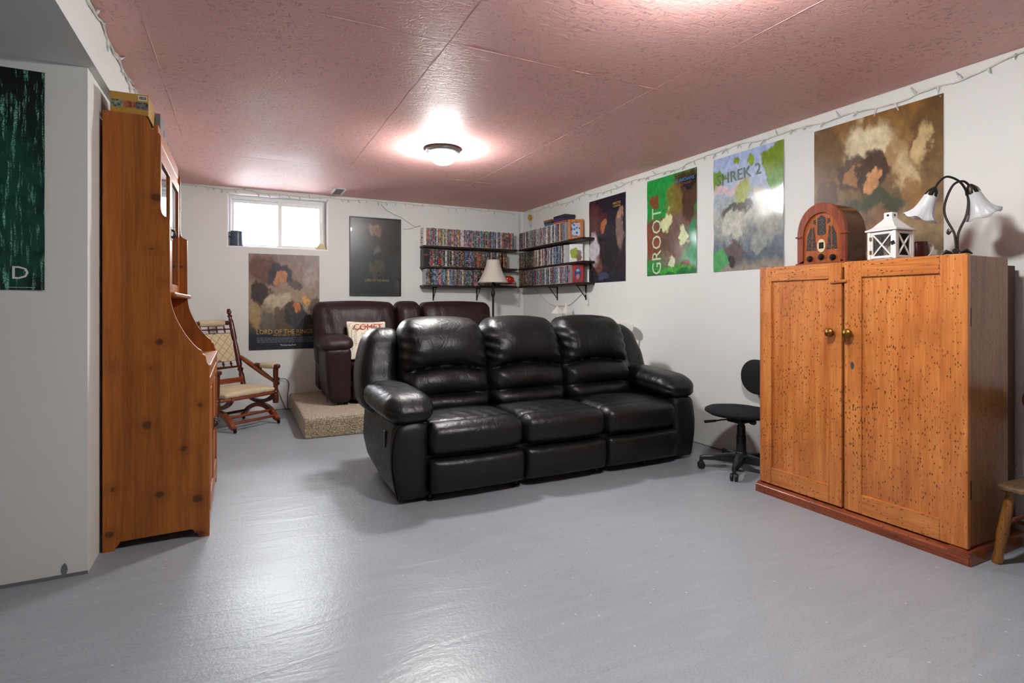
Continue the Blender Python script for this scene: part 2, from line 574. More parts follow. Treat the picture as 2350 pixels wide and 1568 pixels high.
# ------------------------------------------------------------ window
win = thing('window_1', None, None, (0, 0, 0), kind='structure')
yf = YB + 0.105                      # room side of the window frame
b = MB()
for (x0, x1, z0, z1) in ((WX0, WX0 + .012, WZ0, WZ1), (WX1 - .012, WX1, WZ0, WZ1), (WX0, WX1, WZ1 - .012, WZ1)):
    b.box(x0, x1, YB - .001, YB + .25, z0, z1)
b.build('jamb_liner', JAMB, win, False)
MB().rbox(WX0, WX1, YB - .002, YB + .25, WZ0, WZ0 + .014, .002).build('sill', JAMB, win)
a0, a1, c0, c1 = WX0 + .012, WX1 - .012, WZ0 + .014, WZ1 - .012
def frame_mb(x0, x1, z0, z1, y0, y1, w, wt=None, wb=None, r=.003):
    wt = wt or w; wb = wb or w
    m = MB()
    m.rbox(x0, x0 + w, y0, y1, z0, z1, r); m.rbox(x1 - w, x1, y0, y1, z0, z1, r)
    m.rbox(x0 + w, x1 - w, y0, y1, z1 - wt, z1, r); m.rbox(x0 + w, x1 - w, y0, y1, z0, z0 + wb, r)
    return m
frame_mb(a0, a1, c0, c1, yf, yf + .09, .030, .034, .016).build('frame', WHITE_TRIM, win)
frame_mb(a0 + .012, a1 - .012, c0 + .004, c1 - .012, yf - .012, yf, .010).build('inner_stop', WHITE_TRIM, win)
xm = 0.372
s1 = frame_mb(a0 + .030, xm + .03, c0 + .016, c1 - .034, yf + .045, yf + .075, .022, .030, .018).build('fixed_sash', WHITE_TRIM, win)
s2 = frame_mb(xm - .005, a1 - .030, c0 + .016, c1 - .034, yf + .008, yf + .040, .040, .040, .022).build('sliding_sash', WHITE_TRIM, win)
PANE = glass('window_glass', (0.97, 0.98, 0.98), 0.01)
MB().box(a0 + .052, xm + .01, yf + .058, yf + .062, c0 + .034, c1 - .064).build('pane', PANE, s1, False)
MB().box(xm + .035, a1 - .07, yf + .022, yf + .026, c0 + .038, c1 - .074).build('pane', PANE, s2, False)
MB().tube([(a1 - .045, yf - .004, c0 + .02), (a1 - .045, yf - .004, c0 + .30)], .005, 8).build('security_bar', WHITE_TRIM, win)

# snow outside, level with the bottom of the basement window
t = NT('snow')
SNOW = t.done(t.mix(t.noise(t.coords(), 1.5, 4), '#e8ecf2', '#fbfcfd'), 0.8, 0, t.bump(t.noise(t.coords(), 3, 4), .4, .05))
b = MB()
gx = np.linspace(-8, 9, 18); gy = np.linspace(YB + .26, 22, 15)
V, F = [], []
rr = random.Random(3)
for j, y in enumerate(gy):
    for i, x in enumerate(gx):
        V.append((x, y, 1.60 + min(1, (y - gy[0]) / 3) * (.10 + rr.uniform(-.06, .06))))
for j in range(len(gy) - 1):
    for i in range(len(gx) - 1):
        q = j * len(gx) + i
        F.append((q, q + 1, q + 1 + len(gx), q + len(gx)))
b.add(V, F)
sn = b.build('snowy_ground', SNOW, None)
sn['kind'] = 'structure'

# ------------------------------------------------------------ ceiling lights
def lit_glass():
    """frosted shade over a burning bulb"""
    t = NT('lit_frosted_glass')
    em = t.n('ShaderNodeEmission')
    nz = t.noise(t.coords(), 8.0, 2)
    t.l(t.mix(nz, (0.985, 0.985, 0.97), (0.99, 0.99, 0.98)), em.inputs[0])
    em.inputs[1].default_value = DOME_STRENGTH
    t.l(em.outputs[0], t.t.nodes['Material Output'].inputs[0])
    return t.mat
LIT = lit_glass()
BRUSHED = plain('brushed_nickel', '#8b8c8d', 0.35, 0.9)
DARKMETAL = plain('dark_bronze', '#2b2521', 0.45, 0.6)
def dome(loc, label, off=''):
    d = thing('ceiling_light' + off, label, 'ceiling light', loc, 0, 'dome ceiling lights')
    MB().lathe([(.128, 0), (.139, -.004), (.139, -.012), (.130, -.015)], 40).build('rim', DARKMETAL, d)
    MB().lathe([(.134, -.0125), (.133, -.020), (.126, -.033), (.112, -.040), (.104, -.036), (.104, -.016)], 40).build('pan', BRUSHED, d)
    prof = [(.113 * math.cos(a), -.036 - .088 * math.sin(a)) for a in np.linspace(0, PI / 2 * .97, 8)] + [(.0, -.1245)]
    MB().lathe([(.104, -.034)] + prof, 28).build('glass_shade' + off, LIT, d)
    MB().lathe([(.0055, 0), (.0055, -.006), (.003, -.009), (0, -.009)], 10, c=(-.120, -.035, -.026)).build('thumb_screw', BRUSHED, d)
    return d
dome((1.395, 4.0, ZC), 'round frosted dome ceiling light with nickel pan in front of the bookshelf corner')
dome((1.42, 1.30, ZC), 'round frosted dome ceiling light on the pink ceiling before the black sofa', '_offscreen')   # its glow falls on the ceiling at the top edge of the photograph

# ceiling register
v_ = wthing('ceiling_vent', 'small white rectangular air vent in pink ceiling by the window', 'vent', (.93, 5.98, ZC))
frame_mb2 = MB()
x0, x1, y0, y1 = .868, .992, 5.80, 6.165
frame_mb2.rbox(x0, x0 + .022, y0, y1, ZC - .006, ZC, .002); frame_mb2.rbox(x1 - .022, x1, y0, y1, ZC - .006, ZC, .002)
frame_mb2.rbox(x0, x1, y0, y0 + .022, ZC - .006, ZC, .002); frame_mb2.rbox(x0, x1, y1 - .022, y1, ZC - .006, ZC, .002)
frame_mb2.build('frame', WHITE_TRIM, v_)
VENTGREY = plain('vent_grey', '#c9cccd', 0.6)
for k in range(9):
    yy = y0 + .04 + k * .0355
    MB().obox((.93, yy, ZC - .004), (.082, .026, .0015), rotm('X', .5), .0005).build('louver', VENTGREY, v_)
# ============================================================ PINE HUTCH
PINE = wood('amber_pine', '#8c4c12', '#a55d19', '#b66e22', 'z', 1.0, 0.45, knots=5.2, coat=0.05, strips=0.085, bump=0.06)
PINE_Y = wood('amber_pine_crosswise', '#8a4a18', '#9c581f', '#ab6728', 'y', 1.0, 0.38, knots=0.0, coat=0.15)
PEWTER = plain('antique_pewter', '#4a4641', 0.4, 0.8)
hut = wthing('pine_hutch', 'tall amber pine hutch with scalloped sides and glass doors against wall', 'hutch', (-.335, 3.465, 0))
def cat_curve(pts, n=6):
    """Catmull-Rom through 2-D points"""
    out = []
    P = [np.array(p, float) for p in pts]
    for i in range(len(P) - 1):
        p0 = P[max(i - 1, 0)]; p1 = P[i]; p2 = P[i + 1]; p3 = P[min(i + 2, len(P) - 1)]
        for k in range(n):
            t = k / n
            out.append(tuple(.5 * ((2 * p1) + (-p0 + p2) * t + (2 * p0 - 5 * p1 + 4 * p2 - p3) * t * t + (-p0 + 3 * p1 - 3 * p2 + p3) * t ** 3)))
    out.append(tuple(P[-1]))
    return out
HX0 = -.545
side = [(HX0, 0), (-.502, 0)]
side += cat_curve([(-.502, 0), (-.500, .012), (-.490, .020), (-.480, .038)], 3)[1:]
side += [(-.206, .044)]
side += cat_curve([(-.206, .044), (-.196, .040), (-.188, .024), (-.178, .018), (-.174, 0)], 3)[1:]
side += [(-.129, 0), (-.129, .812)]
side += cat_curve([(-.129, .812), (-.138, .822), (-.143, .840), (-.147, .860), (-.158, .868), (-.163, .884), (-.175, .893)], 4)[1:]
side += cat_curve([(-.175, .893), (-.200, .922), (-.235, .975), (-.268, 1.045), (-.286, 1.115), (-.290, 1.19)], 5)[1:]
side += [(-.290, 1.500)]
side += cat_curve([(-.290, 1.500), (-.299, 1.508), (-.312, 1.514), (-.322, 1.528), (-.326, 1.550)], 4)[1:]
side += [(-.326, 1.880)]
side += cat_curve([(-.326, 1.880), (-.333, 1.893), (-.347, 1.899), (-.358, 1.908), (-.366, 1.922), (-.372, 1.940), (-.378, 1.955), (-.392, 1.967)], 4)[1:]
side += [(HX0, 1.968)]
HY0, HY1 = 2.985, 3.945
for y0 in (HY0, HY1 - .022):
    MB().prism(side, 'y', y0, y0 + .022).build('side_panel', PINE, hut, True, 25)
MB().box(HX0 + .002, HX0 + .012, HY0 + .022, HY1 - .022, .06, 1.94).build('back_board', PINE_Y, hut, False)
# lower cabinet
MB().rbox(HX0 + .012, -.124, HY0 + .022, HY1 - .022, .795, .815, .004).build('worktop', PINE_Y, hut)
MB().box(HX0 + .012, -.16, HY0 + .022, HY1 - .022, .075, .095).build('bottom_board', PINE_Y, hut, False)
b = MB()
b.rbox(-.152, -.132, HY0 + .022, HY0 + .062, .075, .795, .002)
b.rbox(-.152, -.132, HY1 - .062, HY1 - .022, .075, .795, .002)
b.rbox(-.152, -.132, HY0 + .062, HY1 - .062, .750, .795, .002)
b.build('face_frame', PINE, hut)
pl_ = [(HY0 + .022, .10), (HY0 + .022, 0.0), (HY0 + .07, 0.0)]
pl_ += cat_curve([(HY0 + .07, 0.0), (HY0 + .09, .03), (HY0 + .15, .05)], 4)[1:]
ym = (HY0 + HY1) / 2
pl_ += cat_curve([(ym - .10, .05), (ym - .04, .025), (ym, .02), (ym + .04, .025), (ym + .10, .05)], 4)
pl_ += cat_curve([(HY1 - .15, .05), (HY1 - .09, .03), (HY1 - .07, 0.0)], 4)
pl_ += [(HY1 - .022, 0.0), (HY1 - .022, .10)]
MB().prism(pl_, 'x', -.150, -.130).build('plinth', PINE_Y, hut)
def panel_door(y0, y1, z0, z1, x0, x1, rail, stile, mat, parent, name='door', recess=.010, chamfer=True):
    """frame-and-panel door facing -x or +x; x0 is the front face"""
    d = MB()
    d.rbox(x0, x1, y0, y0 + stile, z0, z1, .0025); d.rbox(x0, x1, y1 - stile, y1, z0, z1, .0025)
    d.rbox(x0, x1, y0 + stile, y1 - stile, z1 - rail, z1, .0025); d.rbox(x0, x1, y0 + stile, y1 - stile, z0, z0 + rail, .0025)
    dd = d.build(name, mat, parent)
    return dd
dw = (HY1 - HY0 - .044 - .08) / 2
for k in range(2):
    y0 = HY0 + .062 + k * dw + .002; y1 = y0 + dw - .004
    dd = panel_door(y0, y1, .10, .748, -.150, -.128, .06, .055, PINE, hut)
    p = MB()
    p.rbox(-.149, -.139, y0 + .05, y1 - .05, .155, .693, .001)
    p.rbox(-.142, -.133, y0 + .075, y1 - .075, .18, .668, .004)
    p.build('door_panel', PINE, dd)
    hy = y1 - .028 if k == 0 else y0 + .028
    h_ = MB()
    h_.rbox(-.129, -.124, hy - .008, hy + .008, .415, .485, .002)
    h_.tube([(-.126, hy, .470), (-.112, hy, .462), (-.108, hy, .450), (-.112, hy, .437), (-.126, hy, .430)], [.004, .005, .006, .005, .004], 8)
    h_.build('handle', PEWTER, dd)
# middle shelf and upper glazed cabinet
MB().rbox(HX0 + .012, -.268, HY0 + .022, HY1 - .022, 1.140, 1.162, .009, 2).build('middle_shelf', PINE_Y, hut)
MB().rbox(HX0 + .012, -.345, HY0 + .022, HY1 - .022, 1.50, 1.516, .003).build('inner_shelf', PINE_Y, hut)
MB().rbox(HX0 + .012, -.336, HY0 + .022, HY1 - .022, 1.87, 1.892, .004).build('top_board', PINE_Y, hut)
MB().rbox(-.356, -.338, HY0 + .022, HY1 - .022, 1.835, 1.94, .003).build('cornice', PINE_Y, hut)
HGLASS = glass('cabinet_glass', (0.80, 0.84, 0.86), 0.02, 1.5)
for k in range(2):
    y0 = HY0 + .024 + k * ((HY1 - HY0 - .048) / 2) + .001; y1 = y0 + (HY1 - HY0 - .048) / 2 - .002
    dd = panel_door(y0, y1, 1.164, 1.834, -.352, -.331, .052, .050, PINE, hut, 'glazed_door')
    MB().box(-.343, -.340, y0 + .048, y1 - .048, 1.212, 1.786).build('pane', HGLASS, dd, False)
    hy = y1 - .022 if k == 0 else y0 + .022
    h_ = MB()
    h_.rbox(-.333, -.327, hy - .008, hy + .008, 1.450, 1.520, .002)
    h_.tube([(-.329, hy, 1.505), (-.314, hy, 1.497), (-.310, hy, 1.485), (-.314, hy, 1.472), (-.329, hy, 1.465)], [.004, .005, .006, .005, .004], 8)
    h_.build('handle', PEWTER, dd)
# ============================================================ OLD ORANGE CUPBOARD
ORANGE = wood('distressed_orange_pine', '#a65c28', '#c47638', '#d28c4a', 'z', 1.0, 0.36, knots=0.0, specks=0.24, coat=0.25, bump=0.08)
ORANGE_Y = wood('distressed_orange_rail', '#a65c28', '#c77b3b', '#d4904c', 'y', 1.0, 0.36, specks=0.24, coat=0.25, bump=0.08)
CUPSIDE = wood('dark_varnished_side', '#7c4e28', '#966237', '#a67242', 'z', 1.0, 0.34, specks=0.25, coat=0.12, bump=0.06)
PLINTHW = wood('red_brown_plinth', '#6b2f17', '#8a4323', '#9a5230', 'y', 1.0, 0.34, specks=0.25, coat=0.3)
BACKB = plain('brown_backing_board', '#4a2c14', 0.7)
BRASS = plain('aged_brass', '#7d5a26', 0.34, 0.85)
IRON = plain('black_iron', '#1b1816', 0.5, 0.6)
cup = wthing('wooden_cupboard', 'low distressed orange pine cupboard with two panelled doors and brass knobs', 'cupboard', (2.95, 1.75, 0))
CX0, CX1, CY0, CY1, CZ = 2.784, 3.125, 1.226, 2.258, 1.318
for y0 in (CY0, CY1 - .026):
    MB().rbox(CX0, CX1, y0, y0 + .026, .06, CZ - .002, .006, 2).build('side_panel', CUPSIDE, cup)
MB().rbox(CX0 - .022, CX1, CY0 + .026, CY1 - .026, CZ - .026, CZ, .004).build('top_board', ORANGE_Y, cup)
MB().box(CX0, CX1, CY0 + .026, CY1 - .026, .06, .09).build('bottom_board', CUPSIDE, cup, False)
MB().box(CX1, XR - .035, CY0 + .018, CY1 - .018, .055, CZ - .035).build('back_board', BACKB, cup, False)
MB().box(CX0 + .05, CX0 + .06, CY0 + .026, CY1 - .026, .09, CZ - .026).build('inner_panel', CUPSIDE, cup, False)
# moulded plinth
pr = [(2.747, 0), (2.747, .030), (2.752, .042), (2.764, .050), (2.772, .058), (2.80, .060), (2.80, 0)]
b = MB()
b.prism([(2.742, 0), (2.742, .034), (2.749, .046), (2.770, .060), (2.84, .060), (2.84, 0)], 'y', CY0 - .018, CY1 + .012)
b.prism([(CY0 - .024, 0), (CY0 - .024, .040), (CY0 - .017, .055), (CY0 + .004, .062), (CY0 + .06, .062), (CY0 + .06, 0)], 'x', 2.7455, XR - .03)
b.build('plinth', PLINTHW, cup)
def cup_door(y0, y1, z0, z1, py0, py1, pz0, pz1):
    xf, xb = 2.757, 2.783
    base = MB()
    base.rbox(xf + .011, xb, y0 + .004, y1 - .004, z0 + .004, z1 - .004, .002)
    d = base.build('door', ORANGE, cup)
    MB().rbox(xf, xb - .002, y0, py0, z0, z1, .004, 2).build('stile', ORANGE, d)
    MB().rbox(xf, xb - .002, py1, y1, z0, z1, .004, 2).build('stile', ORANGE, d)
    MB().rbox(xf + .0006, xb - .002, py0, py1, pz1, z1, .003, 2).build('rail', ORANGE_Y, d)
    MB().rbox(xf + .0006, xb - .002, py0, py1, z0, pz0, .003, 2).build('rail', ORANGE_Y, d)
    return d
dl = cup_door(1.762, 2.254, .064, CZ + .002, 1.832, 2.176, .160, 1.238)
dr = cup_door(1.218, 1.748, .064, CZ + .003, 1.323, 1.662, .160, 1.240)
def knob(y, d):
    b = MB().lathe([(.009, 0), (.009, .010), (.012, .013), (.021, .020), (.024, .030), (.021, .040), (.012, .046), (0, .047)], 20, c=(2.757, y, .958), R=rotm('Y', -PI / 2))
    b.build('knob', BRASS, d)
knob(1.806, dl); knob(1.714, dr)
k_ = MB()
k_.lathe([(.011, 0), (.011, .0015), (0, .0015)], 16, c=(2.7565, 1.706, .797), R=rotm('Y', -PI / 2), fn=lambda V: V * np.array([1.7, .8, 1]))
k_.build('keyhole', plain('worn_steel', '#6d6c69', .4, .8), dr)
b = MB().obox((2.752, 1.775, 1.222), (.010, .085, .016), rotm('X', -.06), .004, 2)
b.tube([(2.752, 1.79, 1.225), (2.747, 1.79, 1.225)], .005, 8)
b.build('turn_latch', ORANGE_Y, dl)
for z in (.31, 1.05):
    MB().rbox(CX0 - .004, CX0 + .010, CY0 - .006, CY0 + .002, z - .040, z + .040, .002).build('hinge', IRON, cup)

# ============================================================ BLACK RECLINER SOFA
BLEATHER = leather('black_leather', '#08090c', '#0f1216', 0.41, 0.18, 0.45)
BLEATHER2 = leather('black_leather_flat', '#080a0d', '#0e1115', 0.47, 0.06, 0.45)
BPLASTIC = plain('black_plastic', '#0b0b0c', 0.4)
sofa = thing('recliner_sofa', 'black leather three-seat recliner sofa standing on the grey floor', 'sofa', (1.845, 2.88, 0))
# local: x across, +y away from the viewer, front at y~0
def gauss(x, s): return np.exp(-(x / s) ** 2)
def back_fn(i):
    def fn(V):
        V = V.copy()
        x, y, z = V[:, 0].copy(), V[:, 1].copy(), V[:, 2].copy()   # z from -.30..+.30
        fr = np.clip(-y / .10, 0, 1)
        xs_ = np.clip(np.abs(x) / .30, 0, 1)
        # upper pillow, lumbar roll and lower roll with arched seams between
        zc1 = -.045 + .050 * (1 - xs_ ** 2)
        zc2 = -.185 + .010 * (1 - xs_ ** 2)
        up = np.clip((z - zc1) / (.31 - zc1), 0, 1)
        bul = np.where(z > zc1, .075 * np.sin(PI * np.clip(up, 0.0, 1) ** .8) ** .8, 0)
        mid = np.clip((z - zc2) / (zc1 - zc2), 0, 1)
        bul = bul + np.where((z <= zc1) & (z > zc2), .050 * np.sin(PI * mid) ** .7, 0)
        low = np.clip((z + .31) / (zc2 + .31), 0, 1)
        bul = bul + np.where(z <= zc2, .040 * np.sin(PI * low) ** .7 + .010, 0)
        cr = .030 * gauss(z - zc1, .016) + .022 * gauss(z - zc2, .014) * np.clip(1.25 - xs_ * 1.15, 0, 1)
        edge = np.clip(1 - xs_ ** 5, 0, 1)
        # gathers fanning from the side seams
        gat = .0095 * np.sin(z * 95 + np.sign(x) * 2 + x * 30 + i) * np.clip((xs_ - .55) / .45, 0, 1) * (z > zc1 - .02) * np.clip((z + .05) / .1, 0, 1)
        gat += .004 * np.sin(z * 60 + x * 42 + i * 2) * np.clip((xs_ - .45) / .5, 0, 1) * (z < zc1)
        dimple = .004 * np.sin(x * 24 + i) * np.sin(z * 16 + i * 1.7)
        V[:, 1] = y - fr * (bul * edge - cr * edge + gat + dimple)
        # top dome and slight narrowing
        V[:, 2] = z + .030 * (1 - xs_ ** 2) * np.clip(z / .30, 0, 1)
        V[:, 0] = x * (1 - .06 * np.clip(z / .3, 0, 1) ** 2 + .02 * np.sin(PI * np.clip((z + .3) / .6, 0, 1)))
        V[:, 1] += (V[:, 2] + .30) * .27          # recline
        return V
    return fn
for i, cx_ in enumerate((-.602, 0.0, .602)):
    MB().rbox(cx_ - .302, cx_ + .302, .50, .74, .395, .995, (.085, .085, .10), 5, (22, 4, 44), back_fn(i)).build('back_cushion', BLEATHER, sofa, True, 80)
def seat_fn(i):
    def fn(V):
        V = V.copy()
        x, y, z = V[:, 0].copy(), V[:, 1].copy(), V[:, 2].copy()
        xs_ = np.clip(np.abs(x) / .30, 0, 1)
        topm = np.clip(z / .09, 0, 1)
        V[:, 2] = z + topm * (.028 * (1 - xs_ ** 2.4) * np.clip(1.2 - np.abs(y + .02) / .34, 0, 1) - .012)
        # seam across the top near the front edge, bowed
        yc = -.225 + .05 * xs_ ** 2
        V[:, 2] -= topm * .011 * gauss(y - yc, .0085)
        V[:, 1] = y - np.clip(-y / .3, 0, 1) ** 3 * .025 * (1 - xs_ ** 2)
        V[:, 2] += topm * .0025 * np.sin(x * 70 + y * 25 + i) * gauss(y + .15, .09) * (xs_ < .9)
        return V
    return fn
for i, cx_ in enumerate((-.602, 0.0, .602)):
    MB().rbox(cx_ - .301, cx_ + .301, .035, .66, .245, .435, (.055, .08, .07), 4, (26, 64, 3), seat_fn(i)).build('seat_cushion', BLEATHER, sofa, True, 80)
    def foot_fn(V, i=i):
        V = V.copy()
        x, y, z = V.T.copy()
        fr = np.clip(-y / .05, 0, 1)
        V[:, 1] = y - fr * .030 * (1 - np.clip(np.abs(x) / .3, 0, 1) ** 4) * np.cos(np.clip(z / .10, -1, 1) * 1.2)
        V[:, 1] += np.clip((-z) / .1, 0, 1) * .012
        V[:, 1] += .0016 * np.sin(x * 38 + z * 12 + i) * fr
        return V
    MB().rbox(cx_ - .298, cx_ + .298, .030, .17, .040, .236, (.03, .04, .03), 3, (18, 2, 10), foot_fn).build('footrest', BLEATHER, sofa, True, 80)
MB().box(-.93, .93, .10, .95, .030, .25).build('base_frame', BPLASTIC, sofa, False)
MB().rbox(-.95, .95, .72, 1.00, .06, .86, .04, 2, (1, 1, 1), lambda V: V + np.array([0, 1, 0]) * ((V[:, 2:3] + .4) * .16)).build('back_shell', BLEATHER2, sofa)
for s in (-1, 1):
    def arm_fn(V, s=s):
        V = V.copy()
        x, y, z = V.T.copy()
        out = np.clip(x * s / .09, -1, 1)
        # rounded front, outer face bellied, bottom tucked in towards the rear
        V[:, 0] = x + s * (.018 * np.cos(np.clip(z / .22, -1, 1) * 1.4) * np.clip(out, 0, 1) - .020 * np.clip(-z / .2, 0, 1) * np.clip(out, 0, 1))
        V[:, 2] = z + np.clip(y / .40, 0, 1) * .06 * np.clip(-z / .2, 0, 1)
        return V
    xo, xi = 1.085, .905
    x0, x1 = (xi, xo) if s > 0 else (-xo, -xi)
    arm = MB().rbox(x0, x1, .085, .90, .018, .455, (.05, .05, .05), 4, (3, 10, 10), arm_fn).build('arm', BLEATHER2, sofa, True, 80)
    # padded front panel with piping
    fo = []
    for (px, pz) in cat_curve([(xi + .002, .022), (xi + .002, .20), (xi + .002, .44)], 4) + cat_curve([(xi + .06, .452), (xo - .02, .43), (xo + .012, .32), (xo + .014, .20), (xo - .006, .08), (xo - .02, .022)], 4):
        fo.append((px * s, pz))
    if s < 0: fo = fo[::-1]
    cxx = sum(p[0] for p in fo) / len(fo); czz = sum(p[1] for p in fo) / len(fo)
    V, F = [], []
    n = len(fo)
    rings = [(1.0, .13), (1.0, .092), (.93, .076), (.80, .068), (.5, .062)]
    for (k, yy) in rings:
        for (px, pz) in fo: V.append((cxx + (px - cxx) * k, yy, czz + (pz - czz) * k))
    for r_ in range(len(rings) - 1):
        for q in range(n):
            q2 = (q + 1) % n
            F.append((r_ * n + q, r_ * n + q2, (r_ + 1) * n + q2, (r_ + 1) * n + q))
    F.append(tuple((len(rings) - 1) * n + q for q in range(n)))
    fp = MB().add(V, F).build('front_panel', BLEATHER2, arm, True, 60)
    ring = [(px, .093, pz) for (px, pz) in fo if pz > .025]
    if s < 0: ring = ring[::-1]
    MB().tube([(p[0] + s * (.003 if abs(p[0]) > 1.0 else 0), p[1], p[2]) for p in ring], .0045, 6).build('piping', BLEATHER2, arm)
    # pillow-top armrest
    def pad_fn(V, s=s):
        V = V.copy()
        x, y, z = V.T.copy()
        t = np.clip((y + .33) / .66, 0, 1)
        wide = .82 + .25 * np.sin(PI * np.clip(.25 + t * .6, 0, 1))
        V[:, 0] = x * wide
        V[:, 2] = z * (.80 + .28 * np.sin(PI * np.clip(.12 + t * .7, 0, 1))) - .030 * np.clip((.25 - t) / .25, 0, 1) ** 2
        seam = gauss(z - .0, .010) * .007
        V[:, 0] -= np.sign(x) * seam * (np.abs(x) > .10)
        V[:, 1] += seam * (y < -.27)
        V[:, 2] += .0022 * np.sin(y * 70 + x * 18) * np.clip((np.abs(x) - .05) / .08, 0, 1)
        return V
    b = MB().rbox(-.142, .142, -.33, .33, -.080, .080, (.10, .12, .079), 6, (6, 20, 2), pad_fn)
    V = b.V[0] @ rotm('X', .05).T @ rotm('Z', -s * .06).T + np.array([s * 1.000, .385, .530])
    b.V[0] = V
    b.build('armrest_pad', BLEATHER, arm, True, 80)
    # wing beside the back
    def wing_fn(V, s=s):
        V = V.copy()
        x, y, z = V.T.copy()
        t = np.clip((z + .27) / .54, 0, 1)
        V[:, 0] = x * (1.12 - .16 * t ** 2) + s * (.034 * np.sin(PI * t) - .045 * t ** 2)
        V[:, 1] = y * (1.0 - .25 * t) + (t * .15)
        V[:, 1] -= .004 * np.sin(z * 40) * np.clip(-y / .1, 0, 1)
        return V
    xw = s * 1.012
    MB().rbox(xw - .115, xw + .115, .57, .91, .40, .945, (.08, .10, .10), 5, (4, 6, 12), wing_fn).build('wing', BLEATHER, sofa, True, 80)
# recline pull on the side of the arm nearest the hutch
MB().rbox(-1.109, -1.096, .225, .262, .29, .385, .005, 2).build('recline_handle', BPLASTIC, sofa)
for x in (-.885, -.34, .25, .65):
    MB().lathe([(.020, 0), (.022, .006), (.022, .012), (.010, .016), (.010, .035)], 14, c=(x, .095, 0)).build('foot', BPLASTIC, sofa)
for x in (-.885, .885):
    MB().lathe([(.020, 0), (.022, .006), (.022, .012), (.010, .016), (.010, .035)], 14, c=(x, .90, 0)).build('foot', BPLASTIC, sofa)

# ============================================================ CARPETED PLATFORM
t = NT('berber_carpet')
v = t.coords()
d = t.vor(t.coords((1.0, 1.0, 1.25)), 85.0)
row = t.noise(v, 60.0, 3)
vc = t.n('ShaderNodeTexVoronoi'); vc.inputs['Scale'].default_value = 85.0
t.l(t.coords((1.0, 1.0, 1.25)), vc.inputs['Vector'])
c = t.mix(vc.outputs['Color'], '#a2937e', '#d3c8b7')
c = t.mix(t.math('MULTIPLY', row, 0.3), c, '#93836c')
CARPET = t.done(c, 0.95, 0, t.bump(t.math('MULTIPLY', d, -1.0), 1.0, 0.012), 0.1)
plat = wthing('carpeted_platform', 'low platform covered in beige looped carpet under the brown sofa', 'platform', (1.72, 5.52, 0))
def plat_fn(V):
    V = V.copy()
    n = np.sin(V[:, 0] * 61) * np.sin(V[:, 1] * 57 + 1) * np.sin(V[:, 2] * 70)
    V += (n * .002)[:, None]
    return V
MB().rbox(  .473, 2.88, 4.785, 6.240, 0, .172, (.022, .022, .022), 3, (120, 70, 8), plat_fn).build('carpet_cover', CARPET, plat, True, 80)
t = NT('jute_carpet_edge')
zb = t.vor(t.coords((1.0, 1.0, 1.0)), 95.0)
ve = t.n('ShaderNodeTexVoronoi'); ve.inputs['Scale'].default_value = 95.0
t.l(t.coords(), ve.inputs['Vector'])
EDGE = t.done(t.mix(ve.outputs['Color'], '#8f7b5d', '#d2c5aa'), 0.95, 0, t.bump(t.math('MULTIPLY', zb, -1.0), 1.0, .01), .1)
MB().rbox(.478, 2.875, 4.779, 4.800, .002, .150, (.006, .006, .006), 2, (100, 1, 8), plat_fn).build('front_riser', EDGE, plat, True, 80)

# ============================================================ BROWN SOFA
BROWN = leather('brown_leather', '#211112', '#2e181a', 0.46, 0.24, 0.35)
bs = thing('leather_sofa', 'dark brown leather reclining sofa on the carpeted platform', 'sofa', (1.645, 5.25, .1755))
BW = .975       # half width
def bback(i, hw):
    def fn(V):
        V = V.copy()
        x, y, z = V.T.copy()
        xs_ = np.clip(np.abs(x) / hw, 0, 1)
        fr = np.clip(-y / .1, 0, 1)
        bul = .05 * np.cos(np.clip(z / .34, -1, 1) * 1.5) + .02 * gauss(z - .22, .1)
        gat = .005 * np.sin(x * 55 + z * 14 + i) * np.clip((xs_ - .25) / .6, 0, 1) + .005 * np.sin(z * 48 + x * 20) * np.clip((xs_ - .6) / .4, 0, 1)
        V[:, 1] = y - fr * (bul * (1 - xs_ ** 4) + gat)
        V[:, 2] = z + .018 * (1 - xs_ ** 2) * np.clip(z / .3, 0, 1)
        V[:, 1] += (V[:, 2] + .33) * .22
        return V
    return fn
for i, (x0, x1) in enumerate(((-.97, -.148), (-.140, .140), (.148, .97))):
    hw = (x1 - x0) / 2
    MB().rbox(x0, x1, .42, .68, .315, .955, (.07, .08, .09), 4, (26 if hw > .2 else 10, 3, 26), bback(i, hw)).build('back_cushion' if hw > .2 else 'console_back', BROWN, bs, True, 80)
MB().rbox(-.93, .93, .62, .90, .05, .82, .05, 2).build('back_shell', BROWN, bs)
MB().box(-.72, .72, .08, .75, .03, .20).build('base_frame', BPLASTIC, bs, False)
for i, (x0, x1) in enumerate(((-.70, -.15), (.15, .70))):
    MB().rbox(x0, x1, .02, .60, .20, .37, (.05, .07, .06), 3, (8, 8, 2)).build('seat_cushion', BROWN, bs, True, 80)
    MB().rbox(x0 + .003, x1 - .003, .0, .10, .03, .20, (.03, .03, .03), 3, (6, 1, 4)).build('footrest', BROWN, bs, True, 80)
MB().rbox(-.145, .145, .01, .60, .03, .40, .03, 3).build('console', BROWN, bs)
